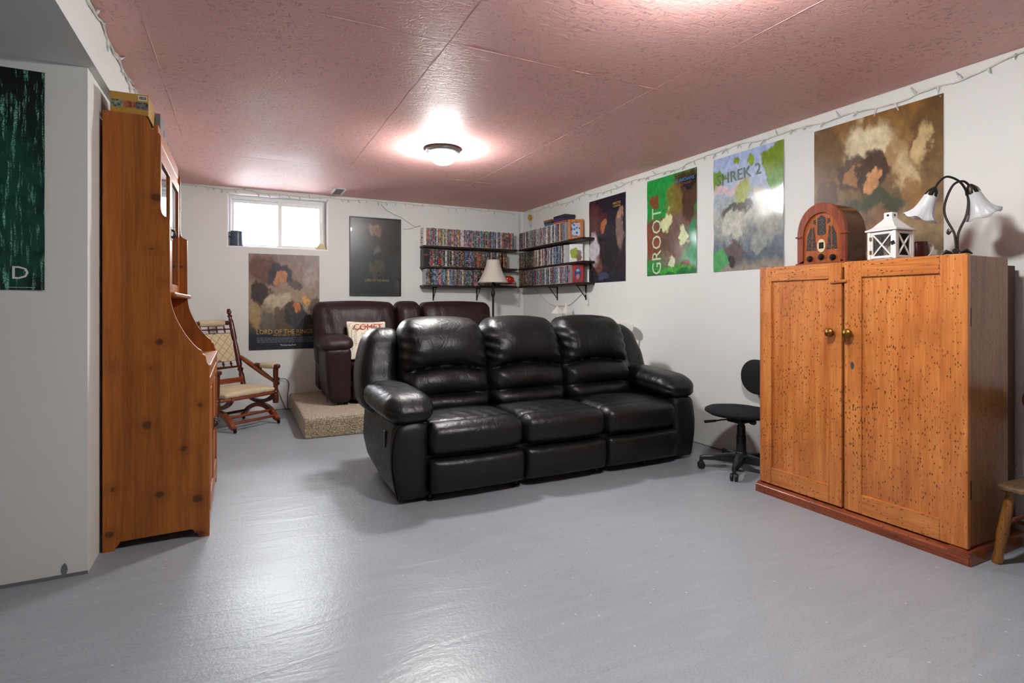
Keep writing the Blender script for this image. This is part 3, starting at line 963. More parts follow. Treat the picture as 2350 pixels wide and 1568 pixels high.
for s in (-1, 1):
    x0, x1 = (.71, .945) if s > 0 else (-.945, -.71)
    def barm_fn(V, s=s):
        V = V.copy()
        x, y, z = V.T.copy()
        V[:, 0] = x - s * .045 * np.clip((-z + .1) / .35, 0, 1) * (x * s > 0)
        V[:, 1] = y - .02 * np.clip(z / .25, 0, 1) * (y < 0)
        return V
    arm = MB().rbox(x0, x1, -.015, .62, .02, .53, (.04, .04, .05), 3, (3, 6, 8), barm_fn).build('arm', BROWN, bs, True, 80)
    def bpad_fn(V, s=s):
        V = V.copy()
        x, y, z = V.T.copy()
        V[:, 2] = z - .030 * np.clip(-y / .33, 0, 1) ** 3 - .018 * np.clip(x * s / .15, 0, 1) ** 2
        V[:, 2] += .003 * np.sin(x * 60 + y * 40)
        return V
    b = MB().rbox(s * .835 - .150, s * .835 + .150, -.045, .60, .515, .645, (.09, .09, .06), 4, (6, 12, 2), bpad_fn)
    b.build('armrest_pad', BROWN, arm, True, 80)
    MB().tube([(s * .835 + dx, -.020, z) for dx, z in ((-.098, .49), (-.098, .30), (-.096, .10), (-.092, .03))], .004, 6).build('piping', BROWN, arm)
    MB().lathe([(.03, 0), (.03, .03)], 12, c=(s * .80, .05, 0)).build('foot', BPLASTIC, bs)
    MB().lathe([(.03, 0), (.03, .06)], 12, c=(s * .80, .80, 0)).build('foot', BPLASTIC, bs)
# ============================================================ ROCKING CHAIR (platform rocker)
MAHOG = wood('mahogany', '#2f0f08', '#4d1c0f', '#6a2c18', 'z', 2.0, 0.32, coat=0.3)
MAHOG_L = wood('reddish_maple', '#5c2410', '#7c3a1c', '#955029', 'x', 2.0, 0.35, coat=0.3)
t = NT('cream_quilted_fabric')
v = t.coords()
def diamond(t, sc, ang):
    tc = t.n('ShaderNodeTexCoord'); mp = t.n('ShaderNodeMapping')
    mp.inputs['Rotation'].default_value = (0, ang, 0); mp.inputs['Scale'].default_value = (sc, 1, sc)
    t.l(tc.outputs['Object'], mp.inputs[0])
    sx = t.n('ShaderNodeSeparateXYZ'); t.l(mp.outputs[0], sx.inputs[0])
    return [t.math('ABSOLUTE', t.math('SUBTRACT', t.math('FRACT', sx.outputs[k]), 0.5)) for k in (0, 2)]
a_, b_ = diamond(t, 17.0, PI / 4)
lines = t.math('MAXIMUM', t.ramp(a_, [(0.43, 0.0), (0.49, 1.0)]), t.ramp(b_, [(0.43, 0.0), (0.49, 1.0)]))
dn = t.vor(v, 160.0)
c = t.mix(dn, '#d6c6a6', '#c2b08c')
c = t.mix(t.math('MULTIPLY', lines, 0.5), c, '#77654a')
QUILT = t.done(c, 0.9, 0, t.bump(t.math('MULTIPLY', lines, -1.0), 0.6, 0.006), 0.2)
CREAM = fabric('cream_plush', '#ddcfb4', '#b8a684', 130.0)
rk = thing('rocking_chair', 'antique spindle rocking chair with cream quilted upholstery beside the pine hutch', 'rocking chair', (-.008, 5.602, 0), math.radians(36.87))
HWX = .225
bulb_prof = [(0, .014), (.04, .022), (.06, .014), (.08, .023), (.10, .015), (.13, .021), (.16, .023), (.33, .024), (.36, .016), (.40, .021), (.62, .025), (.65, .016), (.67, .029), (.70, .017), (.73, .024), (.97, .022), (1, .018)]
for s in (-1, 1):
    # sled foot with scrolled ends
    out = cat_curve([(-.262, .045), (-.235, .060), (-.19, .112), (-.12, .158), (-.03, .178), (.06, .172), (.16, .130), (.215, .080), (.255, .045)], 5)
    inn = cat_curve([(.235, .030), (.195, .062), (.14, .105), (.05, .135), (-.03, .140), (-.10, .122), (-.16, .080), (-.205, .038), (-.245, .025)], 5)
    MB().prism(out + inn, 'x', s * HWX - .018, s * HWX + .018).build('base_foot', MAHOG_L, rk)
    # bowl-shaped rocker runner
    o2 = cat_curve([(-.235, .300), (-.19, .235), (-.10, .190), (0, .176), (.10, .190), (.19, .235), (.225, .285)], 5)
    i2 = cat_curve([(.20, .295), (.16, .258), (.09, .222), (0, .210), (-.09, .222), (-.16, .258), (-.205, .305)], 5)
    MB().prism(o2 + i2, 'x', s * HWX - .016, s * HWX + .016).build('rocker_runner', MAHOG, rk)
    MB().rbox(s * HWX - .016, s * HWX + .016, -.235, .235, .272, .305, .006, 2).build('seat_rail', MAHOG_L, rk)
    # leaning rear post
    MB().turned((s * .205, .425, 1.062), (s * .205, .165, .20), bulb_prof).build('rear_post', MAHOG, rk)
    # arm: front post, arm rail, pad, spindle and diagonal brace
    AX = HWX if s > 0 else .365
    MB().turned((s * AX, -.215, .19), (s * AX, -.215, .535), [(0, .022), (.06, .026), (.2, .026), (.25, .020), (.3, .028), (.36, .019), (.5, .022), (.9, .024), (1, .018)]).build('arm_post', MAHOG, rk)
    MB().turned((s * AX, -.262, .532), (s * AX, .065, .532), [(0, .012), (.02, .020), (.1, .022), (.14, .016), (.3, .020), (.78, .020), (.82, .016), (.86, .021), (.98, .019), (1, .010)]).build('arm_rail', MAHOG, rk)
    MB().turned((s * AX, -.205, .533), (s * AX, -.02, .533), [(0, .020), (.05, .027), (.5, .029), (.95, .027), (1, .020)]).build('arm_pad', CREAM, rk)
    MB().turned((s * AX, -.005, .515), (s * AX, -.005, .47), [(0, .010), (.5, .016), (1, .010)]).build('arm_spindle', MAHOG, rk)
    MB().turned((s * .215, .262, .60), (s * AX, -.205, .385), [(0, .018), (.3, .024), (.7, .022), (1, .015)]).build('arm_brace', MAHOG_L, rk)
    for y in (-.245, .238):
        w = MB()
        w.lathe([(.006, -.008), (.016, -.006), (.017, 0), (.016, .006), (.006, .008)], 14, c=(s * HWX, y - .01, .017), R=rotm('Y', PI / 2))
        w.tube([(s * HWX, y, .048), (s * HWX, y - .004, .025)], .007, 8)
        w.build('castor', IRON, rk)
def xbar(y, z, r, name, mat, prof=None):
    MB().turned((-HWX, y, z), (HWX, y, z), prof or [(0, r), (.5, r * 1.15), (1, r)]).build(name, mat, rk)
xbar(-.205, .072, .012, 'stretcher', MAHOG_L); xbar(-.150, .118, .012, 'stretcher', MAHOG_L)
xbar(.19, .090, .012, 'stretcher', MAHOG_L); MB().turned((-.365, -.215, .288), (HWX, -.215, .288), [(0, .014), (.5, .016), (1, .014)]).build('seat_front_rail', MAHOG_L, rk)
xbar(.22, .288, .014, 'seat_rear_rail', MAHOG_L)
def rseat(V):
    V = V.copy(); x, y, z = V.T.copy()
    V[:, 2] += np.clip(z / .02, 0, 1) * (.014 * np.cos(x / .22 * 1.4) - .010 * (y / .2) ** 2) + .002 * np.sin(x * 60) * np.sin(y * 55)
    return V
MB().rbox(-.300, .208, -.236, .190, .300, .352, (.02, .025, .025), 3, (14, 14, 1), rseat).build('seat', CREAM, rk, True, 80)
def on_post(t):  # point on the leaning back plane, t 0 at top
    return .425 - .26 * t, 1.062 - .862 * t
y_, z_ = on_post(.155)
xbar(y_, z_, .016, 'top_rail', MAHOG, [(0, .012), (.10, .014), (.14, .024), (.17, .014), (.20, .022), (.80, .022), (.83, .014), (.86, .024), (.90, .014), (1, .012)])
MB().turned((-.13, y_, z_), (.13, y_, z_), [(0, .020), (.05, .031), (.5, .034), (.95, .031), (1, .020)]).build('top_roll', CREAM, rk)
for t_, r_ in ((.225, .006), (.275, .009), (.565, .010), (.640, .010)):
    y2, z2 = on_post(t_)
    MB().turned((-.2, y2, z2), (.2, y2, z2), [(0, r_), (.3, r_), (.5, r_ * 1.4), (.7, r_), (1, r_)]).build('cross_rail', MAHOG, rk)
for x in (-.12, -.04, .04, .12):
    ya, za = on_post(.185); yb2, zb2 = on_post(.27)
    MB().turned((x, ya, za), (x, yb2, zb2), [(0, .006), (.35, .007), (.5, .013), (.65, .007), (1, .006)]).build('back_spindle', MAHOG, rk)
    ya, za = on_post(.57); yb2, zb2 = on_post(.635)
    MB().turned((x, ya, za), (x, yb2, zb2), [(0, .006), (.35, .008), (.5, .014), (.65, .008), (1, .006)]).build('back_spindle', MAHOG, rk)
ya, za = on_post(.270); yb2, zb2 = on_post(.572)
V, F = [], []
for side_ in (0, 1):
    for j in range(9):
        for i in range(7):
            t_ = j / 8
            bow = .012 * math.sin(PI * t_) * math.cos((i / 6 - .5) * 2)
            V.append((-.165 + .33 * i / 6, ya + (yb2 - ya) * t_ - .012 + side_ * .020 - bow * (1 - side_), za + (zb2 - za) * t_))
nn = 63
for s_ in (0, 1):
    for j in range(8):
        for i in range(6):
            q = s_ * nn + j * 7 + i
            F.append((q, q + 1, q + 8, q + 7) if s_ == 0 else (q, q + 7, q + 8, q + 1))
per = [j for j in range(7)] + [7 * j + 6 for j in range(1, 9)] + [56 + i for i in range(5, -1, -1)] + [7 * j for j in range(7, 0, -1)]
for k in range(len(per)):
    p_, q_ = per[k], per[(k + 1) % len(per)]
    F.append((p_, nn + p_, nn + q_, q_))
MB().add(V, F).build('back_panel', QUILT, rk, True, 60)
MB().obox((0, .13, .40), (.30, .012, .05), rotm('X', 0), .004).build('lower_back_rail', MAHOG_L, rk)

# ============================================================ OFFICE CHAIR
OFAB = fabric('charcoal_speckled_fabric', '#0e1014', '#2a2d33', 420.0, 0.95, 0.4)
OPL = plain('grey_black_plastic', '#17191c', 0.42, grain=.1, gscale=200)
oc = thing('office_chair', 'small armless charcoal office chair on castors behind the orange cupboard', 'office chair', (2.985, 2.585, 0), 0)
for k in range(5):
    a = math.radians(139.6 + 72 * k)
    if math.cos(a) > .6: a += 0
    d = np.array([math.cos(a), math.sin(a), 0]); nrm = np.array([-d[1], d[0], 0])
    V, F = [], []
    st = [(.02, .030, .115, .060), (.08, .026, .112, .062), (.17, .020, .100, .064), (.245, .016, .088, .062), (.262, .012, .082, .064)]
    for (r_, w_, zt, zb_) in st:
        for (q, zz) in ((-w_, zb_), (-w_, zt - .008), (-w_ * .6, zt), (w_ * .6, zt), (w_, zt - .008), (w_, zb_)):
            p = d * r_ + nrm * q; V.append((p[0], p[1], zz))
    for j in range(len(st) - 1):
        for i in range(6):
            i2 = (i + 1) % 6
            F.append((j * 6 + i, j * 6 + i2, j * 6 + 6 + i2, j * 6 + 6 + i))
    F.append(tuple(range(5, -1, -1))); F.append(tuple((len(st) - 1) * 6 + i for i in range(6)))
    sp = MB().add(V, F).build('base_spoke', OPL, oc)
    p = d * .252
    cs = MB()
    cs.tube([(p[0], p[1], .070), (p[0], p[1], .045)], .012, 10)
    for q in (-.014, .014):
        cs.lathe([(.004, -.009), (.020, -.009), (.024, -.005), (.024, .005), (.020, .009), (.004, .009)], 18, c=tuple(p + nrm * q + np.array([0, 0, .024])), R=np.array([[d[0], 0, nrm[0]], [d[1], 0, nrm[1]], [0, 1, 0]]))
    cs.build('castor', OPL, sp)
MB().lathe([(.040, .062), (.042, .10), (.034, .125), (.030, .13)], 20).build('hub', OPL, oc)
MB().lathe([(.031, .12), (.030, .235), (.027, .236), (.026, .300), (.022, .301), (.022, .335)], 20).build('gas_column', OPL, oc)
MB().rbox(-.075, .075, -.055, .055, .325, .352, .008, 2).build('seat_plate', OPL, oc)
lv = MB(); lv.tube([(-.05, .03, .343), (-.12, .06, .338), (-.16, .075, .332)], .005, 8); lv.tube([(-.155, .073, .333), (-.225, .10, .329)], [.008, .010], 10)
lv.build('height_lever', OPL, oc)
MB().lathe([(.012, -.02), (.018, -.012), (.018, .012), (.012, .02)], 10, c=(.02, -.075, .335), R=rotm('X', PI / 2)).build('tilt_knob', OPL, oc)
def oseat(V):
    V = V.copy(); x, y, z = V.T.copy()
    r_ = np.sqrt((x / .225) ** 2 + (y / .215) ** 2)
    V[:, 2] += np.clip(z / .02, 0, 1) * (.010 * (1 - r_ ** 2)) - .018 * np.clip(-x / .2, 0, 1) ** 2 * 0 + .02 * np.clip(-x / .22, 0, 1) ** 2 * -.2
    V[:, 2] += -.045 * x
    return V
MB().lathe([(0, -.028), (.13, -.026), (.19, -.018), (.222, .0), (.220, .014), (.195, .026), (.13, .032), (0, .034)], 36, c=(-.012, .0, .388), fn=oseat).build('seat', OFAB, oc, True, 70)
bk = MB().rbox(-.022, .022, -.185, .185, -.120, .120, (.021, .115, .115), 6, (1, 4, 2), lambda V: V + np.stack([-.5 * V[:, 1] ** 2, V[:, 1] * 0, V[:, 1] * 0], 1))
bk.V[0] = bk.V[0] @ rotm('Z', -.08).T + np.array([.205, -.01, .605])
bk.build('backrest', OFAB, oc, True, 70)
MB().tube([(.05, 0, .335), (.17, 0, .338), (.225, -.005, .37), (.238, -.01, .47), (.232, -.01, .60)], .014, 10).build('back_bar', OPL, oc)

# ============================================================ FLOOR LAMP
SHADE = fabric('cream_lamp_shade', '#d9d2c7', '#cfc7bb', 500.0, 0.9, 0.15)
fl = thing('floor_lamp', 'bronze floor lamp with a cream bell shade beside the brown sofa', 'floor lamp', (2.682, 5.90, .174))
LZ = .172
base = MB().lathe([(0, 0), (.125, 0), (.128, .008), (.110, .018), (.06, .026), (.03, .045), (.016, .06)], 28).build('base', DARKMETAL, fl)
MB().lathe([(.012, .05), (.012, .45), (.018, .46), (.022, .475), (.018, .49), (.012, .50), (.012, 1.02), (.018, 1.035), (.026, 1.06), (.018, 1.085), (.013, 1.11), (.013, 1.20), (.018, 1.22), (.014, 1.25)], 18).build('pole', DARKMETAL, fl)
def bell(V):
    V = V.copy()
    ang = np.arctan2(V[:, 1], V[:, 0])
    r_ = np.hypot(V[:, 0], V[:, 1])
    k = 1 + .018 * np.abs(np.sin(ang * 3)) - .009
    V[:, 0] *= k; V[:, 1] *= k
    return V
zt, zb_ = 1.632 - LZ, 1.368 - LZ
prof = []
for i in range(15):
    t_ = i / 14
    prof.append((.073 + (.178 - .073) * (t_ ** 1.7 * .75 + t_ * .25), zt + (zb_ - zt) * t_))
sh = MB().lathe(prof, 48, fn=bell)
sh.F = [f for f in sh.F if len(f) == 4]; sh.M = [0] * len(sh.F)
sho = sh.build('lamp_shade', SHADE, fl, True, 60)
md = sho.modifiers.new('thickness', 'SOLIDIFY'); md.thickness = .003
for (rr_, zz_) in ((prof[-1][0] + .001, zb_), (prof[0][0] + .001, zt)):
    ring = [(rr_ * math.cos(2 * PI * k / 40), rr_ * math.sin(2 * PI * k / 40), zz_) for k in range(41)]
    MB().tube(ring, .004, 6).build('shade_trim', SHADE, sho)
sp_ = MB()
for k in range(3):
    a = 2 * PI * k / 3
    sp_.tube([(0, 0, zt - .01), (.073 * math.cos(a), .073 * math.sin(a), zt - .004)], .002, 6)
sp_.tube([(0, 0, 1.25), (0, 0, zt + .012)], .003, 6); sp_.lathe([(0, .03), (.008, .022), (.010, .012), (.004, 0), (0, 0)][::-1], 10, c=(0, 0, zt))
sp_.build('shade_carrier', DARKMETAL, fl)

# ============================================================ WHITE CHAIR behind the sofa
WCH = plain('white_chair_paint', '#dcdbd8', 0.4)
wc = thing('white_chair', 'white painted spindle-back wooden chair behind the black sofa at the wall', 'chair', (2.985, 4.145, 0))
def wseat(V):
    V = V.copy(); V[:, 2] -= .008 * np.exp(-((V[:, 0] / .12) ** 2 + (V[:, 1] / .12) ** 2)) * (V[:, 2] > 0); return V
MB().rbox(-.19, .19, -.195, .195, .425, .460, .012, 3, (8, 8, 1), wseat).build('seat', WCH, wc)
for sx_ in (-1, 1):
    for sy_ in (-1, 1):
        MB().turned((sx_ * .14, sy_ * .14, .43), (sx_ * .18, sy_ * .18, 0), [(0, .016), (.3, .022), (.34, .015), (.38, .022), (.8, .018), (1, .014)]).build('leg', WCH, wc)
for sy_ in (-1, 1):
    MB().turned((-.165, sy_ * .165, .20), (.165, sy_ * .165, .20), [(0, .010), (.5, .014), (1, .010)]).build('stretcher', WCH, wc)
def crest(V):
    V = V.copy(); y = V[:, 1]
    V[:, 0] += .035 * (1 - (y / .22) ** 2)
    V[:, 2] = V[:, 2] * (1 - .25 * np.abs(y / .22) ** 3) - .010 * np.abs(y / .22) ** 3
    return V
MB().rbox(.165, .190, -.225, .225, .850, .960, (.011, .05, .04), 4, (1, 12, 3), crest).build('crest_rail', WCH, wc, True, 70)
for k in range(7):
    y = -.165 + .055 * k
    r0 = .011 if k in (0, 6) else .007
    MB().turned((.165, y * .9, .455), (.178 + .035 * (1 - (y / .22) ** 2), y * 1.08, .862), [(0, r0), (.4, r0 * 1.5), (.6, r0 * 1.3), (1, r0)]).build('spindle', WCH, wc)

# hidden stand with the little white pavilion candle holder
sd = thing('side_table', 'narrow white side table against the wall behind the black sofa', 'table', (3.09, 5.02, 0))
MB().rbox(-.15, .15, -.20, .20, .865, .890, .004).build('table_top', WCH, sd)
for sx_ in (-1, 1):
    for sy_ in (-1, 1):
        MB().rbox(sx_ * .125 - .014, sx_ * .125 + .014, sy_ * .175 - .014, sy_ * .175 + .014, 0, .866, .003).build('leg', WCH, sd)
WMET = plain('white_tin', '#cfcdc9', 0.5)
pv = thing('pavilion_lantern', 'small white tin pavilion lantern with pointed turret roof behind black sofa', 'lantern', (3.09, 5.02, .89))
def turret(cx_, cy_, r_, h0, h1, n, rb):
    MB().lathe([(rb * .97, 0), (rb, .004), (rb, .012), (rb * .9, .014)], n, c=(cx_, cy_, 0)).build('floor_plate', WMET, pv)
    for k in range(n):
        a = 2 * PI * (k + .5) / n
        MB().tube([(cx_ + rb * .85 * math.cos(a), cy_ + rb * .85 * math.sin(a), .012), (cx_ + rb * .85 * math.cos(a), cy_ + rb * .85 * math.sin(a), h0)], .005, 6).build('column', WMET, pv)
    MB().lathe([(r_, h0 - .004), (r_ * 1.02, h0), (r_ * .62, h0 + (h1 - h0) * .45), (r_ * .35, h0 + (h1 - h0) * .65), (.004, h1), (0, h1)], n, c=(cx_, cy_, 0)).build('roof', WMET, pv, True, 20)
MB().lathe([(0, .012), (.036, .014), (.036, .10), (0, .10)], 14, c=(-.055, 0, 0)).build('filler_core', WMET, pv)  # added core, put in to fill the openings between the columns
turret(-.055, .0, .075, .125, .205, 6, .065)
turret(.045, -.02, .050, .125, .245, 6, .042)

# ============================================================ WOODEN CHAIR at the right
OAKC = wood('worn_oak', '#6f4218', '#8f5d28', '#a87437', 'z', 1.6, 0.38, coat=0.2, specks=.2)
OAKS = wood('worn_oak_seat', '#4b3620', '#665036', '#7a6448', 'x', 1.4, 0.30, coat=0.35)
REDB = wood('red_brown_rail', '#4a1d12', '#6a2f20', '#7c3d2b', 'y', 1.6, 0.30, coat=0.35)
ch = thing('plank_chair', 'low worn wooden chair with splayed round legs beside the orange cupboard', 'chair', (3.02, 1.01, 0))
def pseat(V):
    V = V.copy(); x, y, z = V.T.copy()
    V[:, 2] -= .010 * np.exp(-((x / .10) ** 2 + (y / .11) ** 2)) * (z > 0)
    return V
MB().rbox(-.165, .165, -.158, .158, .318, .350, (.030, .030, .012), 3, (8, 8, 1), pseat).build('seat', OAKS, ch)
for sx_ in (-1, 1):
    for sy_ in (-1, 1):
        MB().turned((sx_ * .112, sy_ * .120, .325), (sx_ * .126 if sx_ < 0 else sx_ * .165, sy_ * .165, 0), [(0, .013), (.05, .015), (.3, .019), (.6, .021), (.82, .017), (.95, .020), (.985, .019), (1, .016)], 14).build('leg', OAKC, ch)
for sy_ in (-1, 1):
    MB().turned((-.118, sy_ * .158, .155), (.135, sy_ * .160, .165), [(0, .008), (.5, .012), (1, .008)]).build('stretcher', REDB, ch)
MB().turned((0, -.158, .16), (0, .158, .16), [(0, .008), (.5, .012), (1, .008)]).build('stretcher', REDB, ch)
for sy_ in (-1, 1):
    MB().turned((.135, sy_ * .120, .345), (.165, sy_ * .135, .655), [(0, .013), (.5, .016), (1, .012)]).build('back_post', OAKC, ch)
for k in (-1, 0, 1):
    MB().turned((.138, k * .06, .345), (.166, k * .065, .655), [(0, .008), (.5, .011), (1, .008)]).build('spindle', OAKC, ch)
MB().rbox(.148, .174, -.188, .188, .630, .715, (.012, .035, .035), 4, (1, 6, 2)).build('crest_rail', REDB, ch, True, 70)
# ============================================================ CUSHION
t = NT('christmas_print_cotton')
v = t.coords()
dots = t.vor(v, 75.0, rnd=.25)
c = t.mix(t.math('LESS_THAN', dots, .30), '#e9dfca', '#2e2a26')
sx = t.n('ShaderNodeSeparateXYZ'); t.l(v, sx.inputs[0])
cen = t.math('LESS_THAN', t.math('ADD', t.math('POWER', t.math('DIVIDE', sx.outputs[0], .165), 2), t.math('POWER', t.math('DIVIDE', t.math('SUBTRACT', sx.outputs[2], .03), .150), 2)), 1.0)
c = t.mix(cen, c, '#efe4cf')
PRINT = t.done(c, .9, 0, t.bump(t.noise(v, 300, 2), .2, .003), .2)
cu_ = thing('throw_cushion', 'cream dotted cushion with red lettering leaning on the brown sofa', 'cushion', (1.145, 5.525, .560), .05)
cu_.rotation_euler = (-.30, .02, .05)
def cush(V):
    V = V.copy(); x, y, z = V.T.copy()
    e = np.maximum(np.abs(x), np.abs(z)) / .19
    r_ = np.clip(1 - (np.abs(x) / .205) ** 2.5, 0, 1) * np.clip(1 - (np.abs(z) / .205) ** 2.5, 0, 1)
    V[:, 1] = np.sign(y) * (.006 + .060 * r_ ** .6)
    k = 1 - .06 * (1 - (np.minimum(np.abs(x), np.abs(z)) / .19) ** 2)
    V[:, 0] = x * k; V[:, 2] = z * k
    return V
cb = MB().rbox(-.195, .195, -.05, .05, -.195, .195, (.01, .01, .01), 1, (20, 1, 20), cush)
cb.V[0] = cb.V[0] + np.array([0, 0, .195])
cb.build('cover', PRINT, cu_, True, 70)
RED = plain('red_print', '#b3321f', .8)
tx = make_text('COMET', .085, 'lettering', RED, cu_, (0, -.068, .315), .0006)
tx.rotation_euler = (PI / 2 + .10, 0, 0)

# ============================================================ WALL SHELVES AND VIDEO CASES
SHELFW = wood('dark_stained_shelf', '#1c0f0a', '#2c1811', '#3b2118', 'x', 1.2, 0.45)
SHELFW_Y = wood('dark_stained_shelf_side', '#1c0f0a', '#2c1811', '#3b2118', 'y', 1.2, 0.45)
def scroll_bracket(parent, base, out, drop=.155, reach=.125):
    """iron bracket: wall strip, top strip and a twisted chain-like diagonal; base on wall just under the shelf"""
    base = np.array(base); out = np.array(out)
    sidev = np.array([-out[1], out[0], 0])
    b = MB()
    b.tube([base + out * .004, base + out * .004 - np.array([0, 0, drop])], .008, 6)
    b.tube([base + out * .004 - np.array([0, 0, .004]), base + out * reach - np.array([0, 0, .004])], .005, 6)
    for ph in (0, PI):
        pts = []
        for i in range(25):
            t_ = i / 24
            p = base + out * (.008 + (reach - .02) * (1 - t_)) - np.array([0, 0, .008 + (drop - .03) * t_])
            amp = .011 * math.sin(t_ * PI * 3 + ph)
            pts.append(p + (out * .7 + np.array([0, 0, .7])) * amp)
        b.tube(pts, .0042, 6)
    b.build('bracket', IRON, parent)
zsh = (1.796, 1.556, 1.336)
back_sh, right_sh = [], []
for k, (z, w) in enumerate(zip(zsh, ('top', 'middle', 'bottom'))):
    x0, x1 = 1.895, 3.115
    s = wthing('wall_shelf', 'dark stained %s shelf of the three on the back wall' % w, 'shelf', (2.5, YB, z))
    MB().rbox(x0, x1, 6.105, YB, z - .022, z, .004, 2).build('board', SHELFW, s)
    back_sh.append(s)
    s2 = wthing('wall_shelf', 'dark stained %s shelf of the three on the right wall' % w, 'shelf', (XR, 5.4, z))
    MB().rbox(3.118, XR, 4.665, 6.10 if k else 6.10, z - .022, z, .004, 2).build('board', SHELFW_Y, s2)
    right_sh.append(s2)
for x in (2.06, 2.62):
    scroll_bracket(back_sh[2], (x, YB, 1.312), (0, -1, 0))
for y in (5.40, 4.82):
    scroll_bracket(right_sh[2], (XR, y, 1.312), (-1, 0, 0))

PAL = {'white': '#d8d6d0', 'cream': '#cdbf9d', 'yellow': '#c9a640', 'orange': '#b7622b', 'red': '#9e2b26', 'pink': '#b8717a',
       'purple': '#53395f', 'navy': '#232c4a', 'blue': '#3f6590', 'teal': '#2f7d80', 'green': '#4d6b45', 'grey': '#77787a',
       'black': '#1a1a1c', 'brown': '#49301f'}
def spine_mat(cn, body):
    key = 'spine_' + cn
    if key in _mc: return _mc[key]
    t = NT(key)
    tc = t.n('ShaderNodeTexCoord'); oi = t.n('ShaderNodeObjectInfo')
    ad = t.n('ShaderNodeVectorMath', operation='ADD')
    cmb = t.n('ShaderNodeCombineXYZ')
    t.l(t.math('MULTIPLY', oi.outputs['Random'], 37.0), cmb.inputs[0]); t.l(t.math('MULTIPLY', oi.outputs['Random'], 91.0), cmb.inputs[2])
    t.l(tc.outputs['Object'], ad.inputs[0]); t.l(cmb.outputs[0], ad.inputs[1])
    n1 = t.noise(ad.outputs[0], 26.0, 2)
    n2 = t.noise(ad.outputs[0], 95.0, 2)
    c = t.mix(t.ramp(n1, [(.42, 0.0), (.60, 1.0)]), PAL[cn], {'white': '#8f9aa6', 'black': '#4a4744', 'cream': '#7d5a3a', 'navy': '#6b86a8', 'brown': '#8a6a48', 'grey': '#3b3d41'}.get(cn, '#2a2528'))
    lite = '#e6dfd0' if cn not in ('white', 'cream', 'yellow') else '#3b2a2a'
    c = t.mix(t.math('MULTIPLY', t.ramp(n2, [(.60, 0.0), (.66, 1.0)]), .85), c, lite)
    _mc[key] = t.done(c, .35, 0, None, .4)
    return _mc[key]
CASEM = {'white': plain('white_case_plastic', '#d9d9d6', .35), 'black': plain('black_case_plastic', '#151517', .35), 'clear': plain('frosted_case_plastic', '#a9adaf', .3)}
_case = {}
def case_mesh(cn, body, th, hh, dp):
    """video case, origin at its bottom centre; the spine faces -y"""
    key = (cn, body, round(th, 3), round(hh, 3), round(dp, 3))
    if key in _case: return _case[key]
    b = MB()
    b.box(-th / 2, th / 2, -dp / 2, dp / 2, 0, hh, 0)
    w = max(th / 2 - .0014, .003)
    b.box(-w, w, -dp / 2 - .0007, -dp / 2, .003, hh - .004, 1)
    o = b.build('video_case', [CASEM[body], spine_mat(cn, body)], None, False)
    me = o.data
    bpy.data.objects.remove(o, do_unlink=True)
    _case[key] = me
    return me
def fill_row(wall, rowname, a0, a1, z, choose, wallword, seed):
    rr = random.Random(seed)
    a = a0
    sgn = 1 if a1 > a0 else -1
    while True:
        th, hh, cn, body = choose(rr, abs(a - a0) / abs(a1 - a0))
        if abs(a1 - a) < th: break
        dp = .135
        me = case_mesh(cn, body, th, hh, dp)
        o = bpy.data.objects.new('video_case', me)
        COL.objects.link(o)
        c_ = a + sgn * th / 2
        pull = rr.uniform(-.002, .002)
        if wall == 'back':
            o.location = (c_, 6.178 + pull, z)
        else:
            o.location = (3.192 + pull, c_, z); o.rotation_euler = (0, 0, -PI / 2)
        tag(o, '%s-spined video case in the %s row of the %s shelves' % (cn, rowname, wallword), 'video case', 'video cases on the %s %s shelf' % (wallword, rowname))
        a += sgn * (th + .0007)
TH = (.0175, .019, .021)
def bright(rr, t_):
    cn = rr.choice(['white', 'navy', 'blue', 'teal', 'purple', 'red', 'red', 'orange', 'yellow', 'pink', 'blue', 'navy', 'cream', 'green', 'purple'])
    if t_ > .78: cn = rr.choice(['blue', 'teal', 'orange', 'red', 'blue', 'white'])
    return rr.choice(TH), rr.choice((.202, .204, .206)), cn, rr.choice(('white', 'white', 'clear'))
def darkmix(rr, t_):
    cn = rr.choice(['black', 'black', 'brown', 'cream', 'grey', 'red', 'blue', 'black', 'orange', 'white', 'brown', 'black'])
    if .45 < t_ < .58: cn = rr.choice(['blue', 'teal', 'navy', 'pink'])
    return rr.choice((.016, .021, .021, .030)), rr.choice((.190, .192)), cn, rr.choice(('black', 'black', 'clear'))
def darkrow(rr, t_):
    cn = rr.choice(['black', 'grey', 'brown', 'black', 'navy', 'cream', 'black', 'brown', 'pink', 'grey', 'teal'])
    return rr.choice((.016, .021, .024, .036)), rr.choice((.188, .192)), cn, rr.choice(('black', 'black', 'clear'))
def rtop(rr, t_):
    cn = rr.choice(['red', 'purple', 'green', 'white', 'blue', 'pink', 'white', 'red', 'navy', 'green', 'cream', 'grey'])
    return rr.choice((.019, .021, .023)), rr.choice((.200, .203)), cn, rr.choice(('white', 'white', 'clear'))
def rmid(rr, t_):
    cn = rr.choice(['black', 'brown', 'grey', 'black', 'green']) if t_ < .33 else rr.choice(['white', 'cream', 'white', 'blue', 'red', 'grey', 'white', 'black', 'orange'])
    if .75 < t_ < .9: cn = 'navy'
    return rr.choice((.019, .022, .026)), rr.choice((.190, .192)), cn, 'black' if t_ < .33 else rr.choice(('white', 'white', 'black'))
